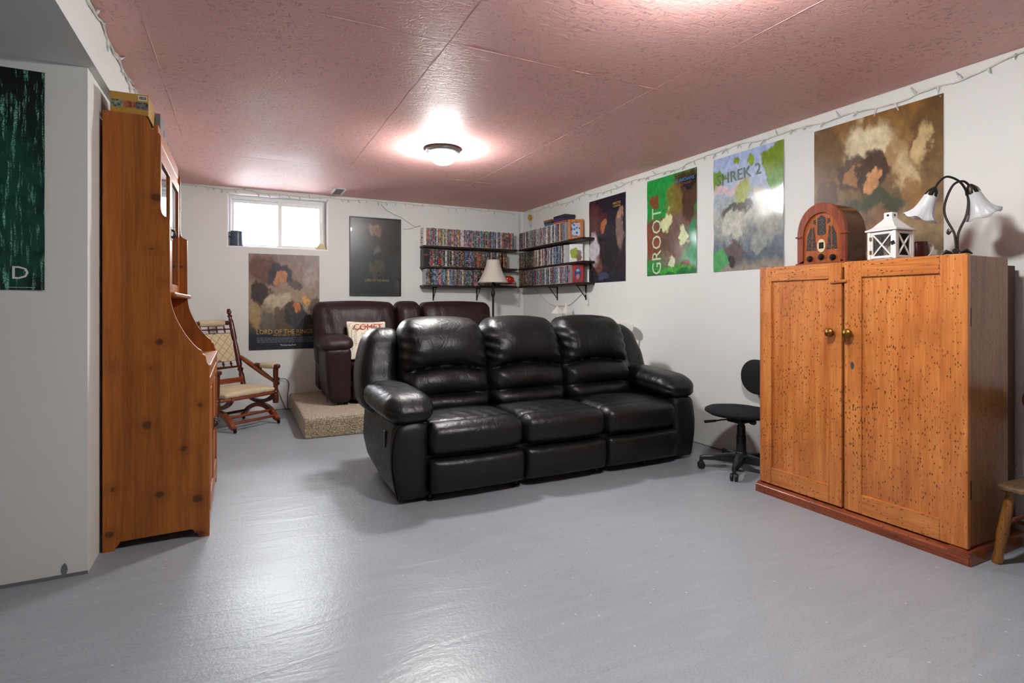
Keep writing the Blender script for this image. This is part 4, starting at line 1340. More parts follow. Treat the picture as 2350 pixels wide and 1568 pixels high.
def rbot(rr, t_):
    cn = rr.choice(['black', 'grey', 'brown', 'grey']) if t_ < .28 else rr.choice(['blue', 'purple', 'navy', 'teal', 'blue', 'white', 'pink', 'red', 'white'])
    return rr.choice((.019, .022, .026)), rr.choice((.190, .192)), cn, 'black' if t_ < .28 else rr.choice(('white', 'clear'))
fill_row('back', 'top', 1.931, 3.065, zsh[0], bright, 'back-wall', 11)
fill_row('back', 'middle', 1.960, 2.905, zsh[1], darkmix, 'back-wall', 12)
fill_row('back', 'bottom', 1.925, 2.800, zsh[2], darkrow, 'back-wall', 13)
fill_row('right', 'top', 6.085, 5.005, zsh[0], rtop, 'right-wall', 14)
fill_row('right', 'middle', 6.085, 5.005, zsh[1], rmid, 'right-wall', 15)
fill_row('right', 'bottom', 6.085, 4.900, zsh[2], rbot, 'right-wall', 16)

def cover_mat(name, bg, blobs, w, h, rough=.3, ramp=None, warp=.06, det=.45, streak=None):
    """abstract stand-in print: soft colour patches over a vertical wash; object x/y span w by h"""
    t = NT(name)
    tc = t.coords((1 / w, 1 / h, 1), (.5, .5, 0))
    cur = tc
    for sc_, am in ((2.2, .22), (9.0, .10), (34.0, .035)):      # ragged, brush-like patch edges
        nz = t.n('ShaderNodeTexNoise'); nz.inputs['Scale'].default_value = sc_; nz.inputs['Detail'].default_value = 4
        t.l(tc, nz.inputs['Vector'])
        su = t.n('ShaderNodeVectorMath', operation='SUBTRACT'); t.l(nz.outputs['Color'], su.inputs[0]); su.inputs[1].default_value = (.5, .5, .5)
        wv = t.n('ShaderNodeVectorMath', operation='MULTIPLY_ADD')
        t.l(su.outputs[0], wv.inputs[0]); wv.inputs[1].default_value = (am * 1.6 * warp / .06,) * 3; t.l(cur, wv.inputs[2])
        cur = wv.outputs[0]
    off = wv
    sx = t.n('ShaderNodeSeparateXYZ'); t.l(off.outputs[0], sx.inputs[0])
    c = t.ramp(sx.outputs[1], bg)
    for (cx_, cy_, rx, ry, col, soft, amt) in blobs:
        dx = t.math('DIVIDE', t.math('SUBTRACT', sx.outputs[0], cx_), rx)
        dy = t.math('DIVIDE', t.math('SUBTRACT', sx.outputs[1], cy_), ry)
        d = t.math('SQRT', t.math('ADD', t.math('MULTIPLY', dx, dx), t.math('MULTIPLY', dy, dy)))
        pass
        mr = t.n('ShaderNodeMapRange'); mr.interpolation_type = 'SMOOTHSTEP'
        mr.inputs[1].default_value = 1.0; mr.inputs[2].default_value = max(0.0, 1 - soft * .55); mr.inputs[3].default_value = 0; mr.inputs[4].default_value = amt
        t.l(d, mr.inputs[0])
        c = t.mix(mr.outputs[0], c, col)
    if streak:
        sv = t.coords((60 / w * .6, 5 / h, 1))
        sn_ = t.noise(sv, 1.0, 4, .7)
        fine = t.noise(t.coords((1, 1, 1)), 260, 1)
        m = t.math('MULTIPLY', t.ramp(sn_, [(.54, 0.0), (.62, 1.0)]), t.ramp(fine, [(.42, .1), (.6, 1.0)]))
        c = t.mix(t.math('MULTIPLY', m, .8), c, streak)
    dn = t.noise(tc, 14.0, 6, .65)
    c = t.mix(det, c, t.ramp(dn, [(.3, .25), (.7, 1.0)]), 'OVERLAY')
    return t.done(c, rough, 0, t.bump(t.noise(t.coords(), 7.0, 2), .05, .01), .5)

def flat_print(name, label, cat, center, w, h, wall, mat, thick=.0015, group=None, curl=0.0, parent_edge=None):
    """thin sheet: local x right, y up, z towards the room"""
    nx, ny = 14, 18
    V, F = [], []
    for s_ in (0, 1):
        for j in range(ny + 1):
            for i in range(nx + 1):
                x = (i / nx - .5) * w; y = (j / ny - .5) * h
                z = (thick if s_ else 0) + curl * (abs(i / nx - .5) * 2) ** 4 * (.5 + .5 * math.sin(j * .9 + i)) + curl * .4 * math.sin(j * .7) ** 2 * (i / nx)
                V.append((x, y, z))
    nn = (nx + 1) * (ny + 1)
    for s_ in (0, 1):
        for j in range(ny):
            for i in range(nx):
                q = s_ * nn + j * (nx + 1) + i
                F.append((q, q + 1, q + nx + 2, q + nx + 1) if s_ else (q, q + nx + 1, q + nx + 2, q + 1))
    per = list(range(nx + 1)) + [(nx + 1) * j + nx for j in range(1, ny + 1)] + [(nx + 1) * ny + i for i in range(nx - 1, -1, -1)] + [(nx + 1) * j for j in range(ny - 1, 0, -1)]
    for k in range(len(per)):
        p_, q_ = per[k], per[(k + 1) % len(per)]
        F.append((p_, q_, nn + q_, nn + p_))
    o = MB().add(V, F).build(name, mat, None, True, 60)
    R = Matrix(((0, 0, -1), (-1, 0, 0), (0, 1, 0))) if wall == 'right' else Matrix(((1, 0, 0), (0, 0, -1), (0, 1, 0)))
    o.matrix_world = Matrix.Translation(center) @ R.to_4x4()
    return tag(o, label, cat, group)

# --- single items on the shelves
WPOSTERLETTER = plain('white_print', '#e4e2dc', .5)
GOLD = plain('gold_print', '#c9a04a', .4)
def boxthing(name, label, cat, x0, x1, y0, y1, z0, z1, mats, r=.0015, group=None):
    o = thing(name, label, cat, ((x0 + x1) / 2, (y0 + y1) / 2, z0), 0, group)
    b = MB().rbox(-(x1 - x0) / 2, (x1 - x0) / 2, -(y1 - y0) / 2, (y1 - y0) / 2, 0, z1 - z0, r)
    b.build('box_body', mats, o)
    return o
# white boxed set closing the top back row, end panel towards the hutch
bx = boxthing('boxed_set', 'white boxed set at the window end of the top back-wall row', 'box', 1.899, 1.929, 6.112, 6.246, zsh[0], zsh[0] + .207, plain('white_card', '#ddd8d0', .5))
m_ = MB()
rr = random.Random(5)
for k in range(6):
    m_.rbox(-.0158, -.0152, rr.uniform(-.03, .01), rr.uniform(.015, .045), .03 + k * .026, .03 + k * .026 + rr.uniform(.006, .018), .0002)
m_.build('printed_marks', plain('dark_print', '#38302e', .6), bx)
# wide black set at the end of the middle back row
bx2 = boxthing('boxed_set', 'wide black boxed set at the window end of the middle back-wall row', 'box', 1.899, 1.957, 6.112, 6.246, zsh[1], zsh[1] + .196, plain('black_card', '#17181b', .4))
MB().rbox(-.026, .026, -.0676, -.0671, .120, .140, .0002).build('red_band', plain('red_band_print', '#8a2420', .5), bx2)
# face-out covers on the right-wall shelves (plain colour-patch stand-ins)
def cover(name, label, x, y, rot, w, h, z, mat, edge, th=.016):
    """case standing face-out; local -x is its front"""
    o = thing(name, label, 'video case', (x, y, z), rot)
    MB().box(0, th, -w / 2, w / 2, 0, h).build('case_body', edge, o, False)
    p = flat_print('cover_sheet', None, None, (0, 0, 0), w - .004, h - .004, 'right', mat, .0006)
    p.parent = o
    p.matrix_local = Matrix.Translation((-.0001, 0, h / 2)) @ Matrix(((0, 0, -1), (-1, 0, 0), (0, 1, 0))).to_4x4()
    return o
CM1 = cover_mat('green_blob_cover', [(0, '#c9c6b4'), (.4, '#dfe0dc'), (1, '#d5d8d6')], [(.35, .52, .34, .32, '#7f9420', .35, 1), (.72, .25, .22, .25, '#6b4a3a', .4, 1), (.75, .55, .20, .16, '#5a5148', .5, .9)], .14, .19)
cover('video_case', 'face-out video case with a green and white cover on the middle right-wall shelf', 3.180, 4.880, .95, .140, .190, zsh[1], CM1, CASEM['white'])
CM2 = cover_mat('red_blue_cover', [(0, '#7a1c18'), (.5, '#a8251f'), (1, '#8d201b')], [(.5, .5, .33, .42, '#1f3a63', .2, 1), (.5, .68, .2, .10, '#7fa0b8', .5, .8), (.5, .32, .16, .14, '#b86a4a', .5, .8)], .13, .185)
cover('video_case', 'face-out video case with a red-bordered blue cover on the bottom right-wall shelf', 3.172, 4.835, .42, .135, .192, zsh[2], CM2, plain('red_case', '#8c1f1a', .35))
# loose game boxes lying on top of the cases
zt_ = zsh[0] + .2035
def gbox(label, y0, y1, z0, z1, col, x0=3.128, x1=3.262, name='game_box'):
    return boxthing(name, label, 'box', x0, x1, y0, y1, z0, z1, plain('card_' + col.strip('#'), col, .45, gscale=25), .002)
gbox('orange flat box lying under a stack on the top right-wall row', 5.02, 5.27, zt_, zt_ + .018, '#b4501f')
gbox('violet game box in the stack over the top right-wall row', 5.03, 5.26, zt_ + .018, zt_ + .052, '#332a63')
gbox('dark green-black game box topmost over the top right-wall row', 5.02, 5.26, zt_ + .052, zt_ + .084, '#17242a')
gbox('teal video box lying flat on the top right-wall row', 5.30, 5.46, zt_, zt_ + .024, '#2b7183')
gbox('black-blue video box lying on the teal box above the right-wall row', 5.30, 5.47, zt_ + .024, zt_ + .044, '#1d2c3c')
gbox('tan and brown box topmost on the smaller right-wall stack', 5.31, 5.48, zt_ + .044, zt_ + .068, '#8a5628')
# wooden picture frame standing at the shelf end
FRW = wood('honey_frame_wood', '#8a4a14', '#ad6520', '#c27a2e', 'z', 2.0, .35, coat=.3)
pf = thing('framed_photo', 'honey wood picture frame with a blue photo on the top right-wall shelf', 'picture frame', (3.170, 4.875, zsh[0]), 0)
pf.rotation_euler = (0, .06, .95)
W2, HH = .080, .215
b = MB()
for (y0, y1, z0, z1) in ((-W2, -W2 + .033, 0, HH), (W2 - .033, W2, 0, HH), (-W2 + .033, W2 - .033, 0, .036), (-W2 + .033, W2 - .033, HH - .036, HH)):
    b.rbox(0, .028, y0, y1, z0, z1, .006, 2)
b.build('frame', FRW, pf)
t = NT('blue_photo_print')
PHOTO = t.done(t.ramp(t.vor(t.coords(), 32.0), [(0.1, '#20252e'), (.35, '#6b88b4'), (.6, '#b9cbe2'), (.9, '#c8955a')]), .25)
MB().box(.012, .016, -W2 + .032, W2 - .032, .035, HH - .035).build('photo', PHOTO, pf, False)
MB().obox((.042, 0, .075), (.004, .04, .14), rotm('Y', -.22), .001).build('easel_leg', FRW, pf)

# tomato-red ornament and thin books at the free end of the bottom back shelf
tm = thing('red_ornament', 'red ribbed ornament with a green top on the bottom back-wall shelf', 'ornament', (3.02, 6.165, zsh[2] + .034))
def ribs(V):
    V = V.copy(); a = np.arctan2(V[:, 1], V[:, 0]); k = 1 + .07 * np.cos(a * 7); V[:, 0] *= k; V[:, 1] *= k; return V
MB().lathe([(0, 0), (.03, .0), (.055, .015), (.068, .045), (.060, .075), (.035, .092), (.012, .086), (0, .084)], 42, fn=ribs).build('body', plain('red_glaze', '#c22a16', .25), tm)
MB().lathe([(0, .082), (.014, .084), (.020, .10), (.014, .118), (0, .122)], 14).build('top', plain('green_glaze', '#8f9a3a', .3), tm)
for k, (col, nm) in enumerate((('#20262c', 'dark slate'), ('#b9b3aa', 'pale grey'), ('#5d2a26', 'maroon'))):
    boxthing('flat_book', '%s thin book lying on the bottom back-wall shelf under the red ornament' % nm, 'book', 2.86 + k * .01, 3.10, 6.112, 6.245, zsh[2] + k * .0113, zsh[2] + (k + 1) * .0113, plain('cloth_' + nm.replace(' ', '_'), col, .6))
boxthing('video_box', 'dark boxed video lying flat on the bottom back-wall shelf behind the lamp', 'box', 2.808, 2.852, 6.112, 6.245, zsh[2], zsh[2] + .10, plain('dark_blue_card', '#23333f', .4))
for k, (x0, cn, lab) in enumerate(((2.915, 'orange', 'orange paperback-sized case leaning at the open end of the middle back-wall row'), (2.945, 'brown', 'brown case standing last in the middle back-wall row'))):
    o = bpy.data.objects.new('video_case', case_mesh(cn, 'black', .026, .19, .135)); COL.objects.link(o)
    o.location = (x0 + .006, 6.178, zsh[1]); tag(o, lab, 'video case')
# ============================================================ POSTERS (generic colour-patch stand-ins at true size)
DARKP = plain('black_print', '#121212', .4)
def pins(o, w, h, mat):
    for (x, y) in ((-w / 2 + .012, h / 2 - .012), (w / 2 - .012, h / 2 - .012), (-w / 2 + .012, -h / 2 + .012), (w / 2 - .012, -h / 2 + .012)):
        b = MB().lathe([(.005, 0), (.0045, .002), (0, .003)], 10, c=(x, y, .0018))
        b.build('push_pin', mat, o)
PINM = plain('steel_pin', '#8e8e8e', .3, .9)
# 1 green code-rain poster on the left return wall
w, h = .60, .866
M = cover_mat('green_rain_print', [(0, '#0b1512'), (.3, '#10302a'), (.7, '#0d2a24'), (1, '#0a0f0e')],
              [(.42, .55, .36, .42, '#1f5f4c', .8, .9), (.85, .35, .18, .5, '#154a3c', .7, .8), (.6, .75, .25, .12, '#2f8a6c', .8, .6), (.5, .08, .6, .05, '#163f35', .5, .8)], w, h, .25, streak='#8fe0c0')
p = flat_print('wall_poster', 'dark green poster of falling luminous streaks on the left wall', 'poster', (-.695 - w / 2, YL - .0012, 1.593), w, h, 'back', M, curl=.004)
make_text('D', .072, 'lettering', WPOSTERLETTER, p, (w / 2 - .075, -.368, .0045), .0004, 1.1)
make_text('E', .072, 'lettering', WPOSTERLETTER, p, (w / 2 - .160, -.368, .0045), .0004, 1.1)
b = MB().box(.18, .27, -.424, -.4225, .004, .0045); b.build('printed_rule', WPOSTERLETTER, p, False)
# 2 large brown poster under the window
w, h = .690, 1.000
M = cover_mat('brown_battle_print', [(0, '#1a222e'), (.17, '#1d2530'), (.24, '#4a4236'), (.5, '#8f8068'), (.75, '#8a7466'), (1, '#7a6a66')],
              [(.18, .85, .25, .18, '#5a3a2e', .8, .9), (.42, .80, .20, .15, '#2c2c3a', .6, .9), (.40, .76, .09, .10, '#b07a54', .5, .9), (.16, .58, .15, .16, '#2a201f', .5, .95), (.62, .68, .16, .08, '#3a3434', .6, .8),
               (.62, .37, .15, .12, '#2a2523', .5, .9), (.64, .41, .06, .07, '#b5713f', .5, .9), (.80, .53, .06, .06, '#d09a48', .6, .9), (.72, .30, .18, .10, '#2c2e33', .5, .9), (.40, .50, .20, .10, '#b3a68c', .7, .8),
               (.10, .36, .12, .16, '#a48a5e', .8, .7), (.25, .30, .12, .10, '#5a564e', .7, .8), (.45, .33, .12, .10, '#4f463c', .6, .8), (.92, .47, .12, .14, '#3a302a', .6, .8), (.88, .80, .14, .18, '#9a8f8a', .8, .7)], w, h, .35)
p = flat_print('wall_poster', 'brown and grey film poster with gold title below the basement window', 'poster', (.084 + w / 2, YB - .0012, .635 + h / 2), w, h, 'back', M, curl=.003)
make_text('LORD OF THE RINGS', .068, 'title_lettering', GOLD, p, (0.0, -h / 2 + .185, .0035), .0004, .86)
make_text('THE RETURN OF THE KING', .022, 'subtitle_lettering', GOLD, p, (0.02, -h / 2 + .150, .0035), .0003)
make_text('The Journey Ends', .022, 'tagline_lettering', WPOSTERLETTER, p, (0.03, -h / 2 + .045, .0035), .0003)
rr = random.Random(2)
b = MB()
for k in range(5):
    x = -.27
    while x < .27:
        l_ = rr.uniform(.01, .04); b.box(x, x + l_, -h / 2 + .075 + k * .012, -h / 2 + .079 + k * .012, .0033, .0036); x += l_ + .006
b.build('credit_lines', plain('grey_print', '#7d848c', .5), p, False)
pins(p, w, h, PINM)
# 3 framed dark poster
w, h = .578, .885
fr = thing('framed_poster', 'dark framed film poster under glass between the window and the bookshelves', 'framed poster', (1.092 + w / 2, YB, 1.206))
b = MB()
for (x0, x1, z0, z1) in ((-w / 2, -w / 2 + .011, 0, h), (w / 2 - .011, w / 2, 0, h), (-w / 2 + .011, w / 2 - .011, 0, .011), (-w / 2 + .011, w / 2 - .011, h - .011, h)):
    b.rbox(x0, x1, -.020, -.001, z0, z1, .002)
b.build('frame', plain('black_frame', '#141312', .35), fr)
M = cover_mat('dark_portrait_print', [(0, '#1c2022'), (.35, '#22282a'), (.6, '#2b2d2c'), (1, '#2c2b28')],
              [(.48, .80, .26, .24, '#3a2c22', .6, .9), (.48, .84, .14, .14, '#8d6a50', .7, .85), (.15, .80, .16, .24, '#36332d', .8, .7), (.85, .80, .14, .22, '#3a342c', .8, .7), (.52, .34, .17, .09, '#5c4a3d', .8, .8), (.5, .55, .10, .08, '#6d6a66', .8, .7)], w, h, .3)
pp = flat_print('poster_sheet', None, None, (0, 0, 0), w - .02, h - .02, 'back', M)
pp.parent = fr
pp.matrix_world = Matrix.Translation((1.092 + w / 2, YB - .004, 1.206 + h / 2)) @ Matrix(((1, 0, 0), (0, 0, -1), (0, 1, 0))).to_4x4()
pp.matrix_parent_inverse = Matrix.Translation(fr.location).inverted()
make_text('LORD OF THE RINGS', .038, 'title_lettering', GOLD, pp, (.015, -h / 2 + .175, .002), .0003, .75)
MB().box(-w / 2 + .010, w / 2 - .010, -.0135, -.0125, .010, h - .010).build('glass_cover', glass('picture_glass', (.96, .97, .97), .03, 1.0), fr, False)
# 4 swashbuckler poster
w, h = .600, .845
M = cover_mat('night_adventurer_print', [(0, '#1f2230'), (.2, '#33262a'), (.6, '#241f2b'), (1, '#1d1a2a')],
              [(.14, .72, .20, .34, '#5d3230', .8, .8), (.34, .75, .13, .16, '#4a2226', .6, .9), (.36, .66, .08, .08, '#a8623f', .6, .9), (.15, .40, .17, .24, '#c9c4cf', .7, .85), (.25, .22, .14, .14, '#6a4638', .8, .8), (.85, .60, .14, .30, '#8a7068', .8, .7),
               (.88, .82, .09, .10, '#a8826e', .7, .7), (.62, .45, .18, .40, '#1c1a24', .6, .8), (.78, .20, .2, .2, '#2a2228', .7, .8), (.40, .08, .22, .06, '#3f4662', .7, .8)], w, h, .22)
p = flat_print('wall_poster', 'dark plum and brown adventure film poster beside the bookshelves', 'poster', (XR - .0012, 4.46, 1.752), w, h, 'right', M, curl=.003)
make_text('PIRATES', .035, 'title_lettering', GOLD, p, (.165, h / 2 - .085, .0035), .0003)
make_text('CARIBBEAN', .022, 'title_lettering', GOLD, p, (.165, h / 2 - .112, .0035), .0003)
pins(p, w, h, PINM)
# 5 green poster with sideways title
w, h = .592, .845
M = cover_mat('green_brown_print', [(0, '#1f6b3a'), (.12, '#2f8a3f'), (.3, '#5a4a3a'), (.55, '#6b4238'), (.62, '#1f8a3a'), (1, '#19913f')],
              [(.82, .80, .34, .30, '#4a2620', .5, .95), (.12, .34, .2, .22, '#7a4436', .6, .9), (.55, .72, .22, .26, '#7a6a30', .7, .85), (.40, .52, .10, .14, '#d7e0a8', .6, .85), (.66, .38, .22, .26, '#6f5850', .7, .85), (.72, .35, .09, .12, '#d3dfaa', .6, .85),
               (.50, .18, .30, .16, '#77605a', .8, .8), (.52, .12, .10, .12, '#dcebc4', .7, .8), (.85, .07, .14, .06, '#6a2e28', .5, .95), (.92, .30, .12, .30, '#1c8a58', .6, .9), (.16, .77, .10, .08, '#7b3b26', .5, .9), (.90, .93, .2, .07, '#171820', .6, .9), (.5, .04, .5, .04, '#3c9a34', .5, .9)], w, h, .16)
p = flat_print('wall_poster', 'glossy green and brown poster with a pale title running up its side', 'poster', (XR - .0012, 3.556, 1.782), w, h, 'right', M, curl=.004)
make_text('GROOT', .165, 'title_lettering', plain('pale_green_print', '#bccfae', .4), p, (-.165, -.125, .0045), .0005, 1.0, PI / 2)
make_text('GUARDIANS', .038, 'title_lettering', plain('sky_blue_print', '#3f8fc4', .4), p, (.165, h / 2 - .072, .0045), .0004)
make_text('GALAXY', .026, 'title_lettering', plain('red_orange_print', '#a8402c', .4), p, (.19, h / 2 - .105, .0045), .0004)
pins(p, w, h, PINM)
# 6 pale blue and green poster
w, h = .605, .860
M = cover_mat('sky_and_moss_print', [(0, '#8d8478'), (.10, '#55606a'), (.25, '#6a7480'), (.4, '#a8aca2'), (.62, '#9aa8b0'), (.75, '#a9b6d6'), (1, '#9fb0dc')],
              [(.92, .90, .22, .16, '#6f8a1f', .3, 1), (.95, .70, .12, .14, '#5d8a3a', .3, 1), (.05, .80, .10, .09, '#6a9030', .3, 1), (.35, .94, .07, .04, '#7f9a35', .3, 1), (.55, .94, .05, .05, '#7f9a35', .3, 1),
               (.25, .72, .30, .05, '#d6b8b4', .8, .7), (.40, .64, .13, .12, '#9aa850', .6, .9), (.35, .50, .24, .10, '#4a4546', .5, .9), (.33, .40, .20, .13, '#b9bbb0', .6, .95), (.76, .42, .22, .22, '#9c9c93', .8, .9), (.70, .22, .17, .10, '#8f948f', .7, .85),
               (.30, .17, .18, .14, '#5f5250', .6, .9), (.24, .09, .08, .06, '#33302f', .5, .95), (.07, .10, .13, .12, '#4f9a5f', .3, 1), (.68, .62, .12, .08, '#c9bda8', .7, .7)], w, h, .14)
p = flat_print('wall_poster', 'glossy pale blue poster with mossy green corners and a green title', 'poster', (XR - .0012, 2.782, 1.785), w, h, 'right', M, curl=.006)
make_text('SHREK 2', .115, 'title_lettering', plain('leaf_green_print', '#35591f', .4), p, (-.075, h / 2 - .165, .0065), .0006, .95, .04)
pins(p, w, h, PINM)
# 7 large gold-brown poster above the cupboard
w, h = .712, 1.030
M = cover_mat('gold_brown_fellowship_print', [(0, '#14171a'), (.12, '#1f241f'), (.24, '#6a5f4c'), (.34, '#9a8464'), (.5, '#5f4a30'), (.75, '#8a6c42'), (1, '#7a5626')],
              [(.45, .86, .24, .16, '#d8c8a4', .9, .85), (.08, .85, .2, .25, '#5a3f1c', .8, .8), (.95, .88, .2, .3, '#5a3f1e', .8, .8), (.30, .72, .13, .13, '#3a2a1c', .6, .9), (.30, .70, .06, .07, '#9c7044', .6, .85), (.68, .75, .14, .12, '#9c8058', .7, .85),
               (.74, .66, .12, .16, '#c2ad84', .8, .8), (.48, .66, .15, .15, '#3a2416', .5, .95), (.47, .60, .07, .085, '#c08a5a', .6, .9), (.12, .58, .12, .12, '#4a301c', .6, .9), (.48, .45, .27, .10, '#39402a', .5, .95), (.47, .36, .16, .10, '#7b5a44', .6, .9),
               (.88, .80, .07, .16, '#c2ab7a', .8, .8), (.80, .52, .10, .12, '#8a6238', .7, .85), (.45, .25, .40, .05, '#b09a7c', .9, .7), (.50, .20, .28, .06, '#2a241c', .7, .85), (.84, .20, .2, .04, '#b5b0a0', .9, .7), (.2, .38, .16, .08, '#8a7656', .8, .7)], w, h, .35)
p = flat_print('wall_poster', 'large gold and brown fantasy poster above the orange cupboard', 'poster', (XR - .0012, 1.905, 2.200 - h / 2), w, h, 'right', M, curl=.002)
pins(p, w, h, PINM)

# ============================================================ STRING LIGHTS
CORD = plain('white_cord', '#cfcdc7', .5)
SOCK = plain('white_socket', '#d5d4cf', .45)
BULB = plain('clear_bulb_glass', '#c8cccd', .08, spec=.8)
_bb = MB()
_bb.lathe([(.0045, 0), (.0055, .004), (.0052, .018), (.004, .019)], 8, m=0)
_bb.lathe([(.0028, .018), (.003, .026), (.0018, .034), (0, .037)], 8, m=1)
_o = _bb.build('bulb', [SOCK, BULB], None, True, 50)
BULBME = _o.data; bpy.data.objects.remove(_o, do_unlink=True)
def strand(label, path, off, spacing, group, seed, wav=.012, r=.0044, cord_mat=None):
    """wire along a polyline with bulbs; off = direction off the wall"""
    rr = random.Random(seed)
    P = [np.array(p, float) for p in path]
    pts = []
    for i in range(len(P) - 1):
        L = np.linalg.norm(P[i + 1] - P[i]); n = max(2, int(L / .035))
        for k in range(n): pts.append(P[i] + (P[i + 1] - P[i]) * k / n)
    pts.append(P[-1])
    off = np.array(off, float)
    ph = rr.uniform(0, 6)
    pts = [p + np.array([0, 0, wav * math.sin(i * .55 + ph) * .5 + rr.uniform(-.25, .25) * wav]) + off * (.005 + .003 * math.sin(i * 1.3)) for i, p in enumerate(pts)]
    o = thing('string_lights', label, 'string lights', tuple(pts[0]), 0, group)
    o0 = pts[0]
    MB().tube([p - o0 for p in pts], r, 5).build('wire', cord_mat or CORD, o)
    MB().tube([p - o0 + np.array([0, 0, .004 * math.sin(i * .9)]) + off * .002 for i, p in enumerate(pts)], r * .8, 5).build('wire', cord_mat or CORD, o)
    acc = 0
    for i in range(1, len(pts)):
        acc += np.linalg.norm(pts[i] - pts[i - 1])
        if acc > spacing:
            acc = rr.uniform(-.02, .01)
            d = Vector((rr.uniform(-.6, .6), rr.uniform(-.6, .6), rr.choice((-1, -1, -1, .8)))) + Vector(off) * rr.uniform(.3, .9)
            bo = bpy.data.objects.new('bulb', BULBME); COL.objects.link(bo)
            bo.parent = o
            bo.location = pts[i] - o0
            bo.rotation_euler = d.to_track_quat('Z', 'Y').to_euler()
            s_ = rr.uniform(1.15, 1.5); bo.scale = (s_, s_, s_)
    return o
G = 'string lights around the ceiling'
strand('white mini string lights pinned along the top of the right wall', [(XR, 6.20, 2.285), (XR, 5.9, 2.26), (XR, 5.2, 2.245), (XR, 4.8, 2.265), (XR, 4.5, 2.225), (XR, 4.0, 2.255), (XR, 3.55, 2.235), (XR, 3.0, 2.275), (XR, 2.6, 2.255), (XR, 2.2, 2.248), (XR, 1.85, 2.228), (XR, 1.5, 2.238), (XR, 1.25, 2.275), (XR, 1.05, 2.285), (XR, .5, 2.26)], (-1, 0, 0), .085, G, 1)
strand('white mini string lights pinned along the top of the back wall', [(-.50, YB, 2.285), (0.2, YB, 2.272), (.5, YB, 2.262), (.9, YB, 2.268), (1.4, YB, 2.280), (2.0, YB, 2.276), (2.6, YB, 2.280), (3.15, YB, 2.272)], (0, -1, 0), .075, G, 2)
strand('white mini string lights trailing along the soffit edge over the hutch', [(XS, 1.6, 2.27), (XS, 2.2, 2.285), (XS, 2.6, 2.272), (XS, 2.9, 2.285), (XS, 3.3, 2.270), (XS, 3.7, 2.285), (XS, 4.6, 2.275), (XS, 6.2, 2.282)], (1, 0, 0), .10, G, 3, .02)
strand('white string light strand hanging straight down in the shelf corner', [(3.195, 6.235, 2.27), (3.20, 6.235, 2.05), (3.205, 6.235, 1.85), (3.195, 6.235, 1.6), (3.205, 6.235, 1.40), (3.20, 6.235, 1.25), (3.19, 6.235, 1.08)], (-.5, -.5, 0), .045, G, 4, .004, .006)
# hanging ornament in the corner
orn = thing('hanging_ornament', 'small yellow drop ornament hanging from lights near the shelf corner', 'ornament', (XR - .03, 6.02, 2.06))
MB().tube([(0, 0, 0.21), (.002, 0, .17)], .0012, 5).build('thread', CORD, orn)
MB().lathe([(0, .09), (.012, .095), (.024, .12), (.022, .15), (.010, .17), (0, .172)], 16).build('drop', plain('amber_glass', '#b98a2a', .15), orn)
MB().lathe([(0, .03), (.014, .04), (.018, .06), (.010, .085), (0, .088)], 14).build('clear_drop', plain('clear_glass_drop', '#b9c0c2', .08, spec=.8), orn)
MB().lathe([(0, 0), (.006, .006), (.008, .02), (.002, .032)], 10).build('tip', plain('clear_glass_drop', '#b9c0c2', .08), orn)

# loose cords on the walls
def cord(name, label, pts, r, mat, cat='cord'):
    P = cat_curve3(pts, 8)
    o = thing(name, label, cat, tuple(P[0]))
    MB().tube([p - P[0] for p in P], r, 6).build('wire', mat, o)
    return o
def cat_curve3(pts, n):
    out = []; P = [np.array(p, float) for p in pts]
    for i in range(len(P) - 1):
        p0 = P[max(i - 1, 0)]; p1 = P[i]; p2 = P[i + 1]; p3 = P[min(i + 2, len(P) - 1)]
        for k in range(n):
            t_ = k / n
            out.append(.5 * ((2 * p1) + (-p0 + p2) * t_ + (2 * p0 - 5 * p1 + 4 * p2 - p3) * t_ * t_ + (-p0 + 3 * p1 - 3 * p2 + p3) * t_ ** 3))
    out.append(P[-1]); return out
GREYC = plain('grey_wire', '#6e6a66', .6)
cord('speaker_wire', 'thin grey wire looping from the ceiling down past the framed poster', [(1.44, YB - .004, 2.25), (1.50, YB - .004, 2.19), (1.59, YB - .004, 2.145), (1.68, YB - .004, 2.11), (1.77, YB - .004, 2.055), (1.84, YB - .006, 2.02), (1.905, YB - .012, 2.030)], .0022, GREYC)
cord('speaker_wire', 'thin grey wire curving from behind the framed poster to the shelves', [(1.70, YB - .004, 1.988), (1.74, YB - .004, 1.985), (1.82, YB - .004, 2.005), (1.90, YB - .012, 2.036)], .0022, GREYC)
cord('power_cord', 'white cord looping on the wall under the right-wall shelves', [(XR - .006, 5.93, 1.30), (XR - .008, 5.70, 1.18), (XR - .008, 5.48, 1.10), (XR - .008, 5.28, 1.095), (XR - .008, 5.12, 1.11), (XR - .008, 4.97, 1.18), (XR - .01, 4.86, 1.235), (XR - .01, 4.79, 1.20), (XR - .01, 4.765, 1.12), (XR - .01, 4.79, 1.10)], .004, CORD)

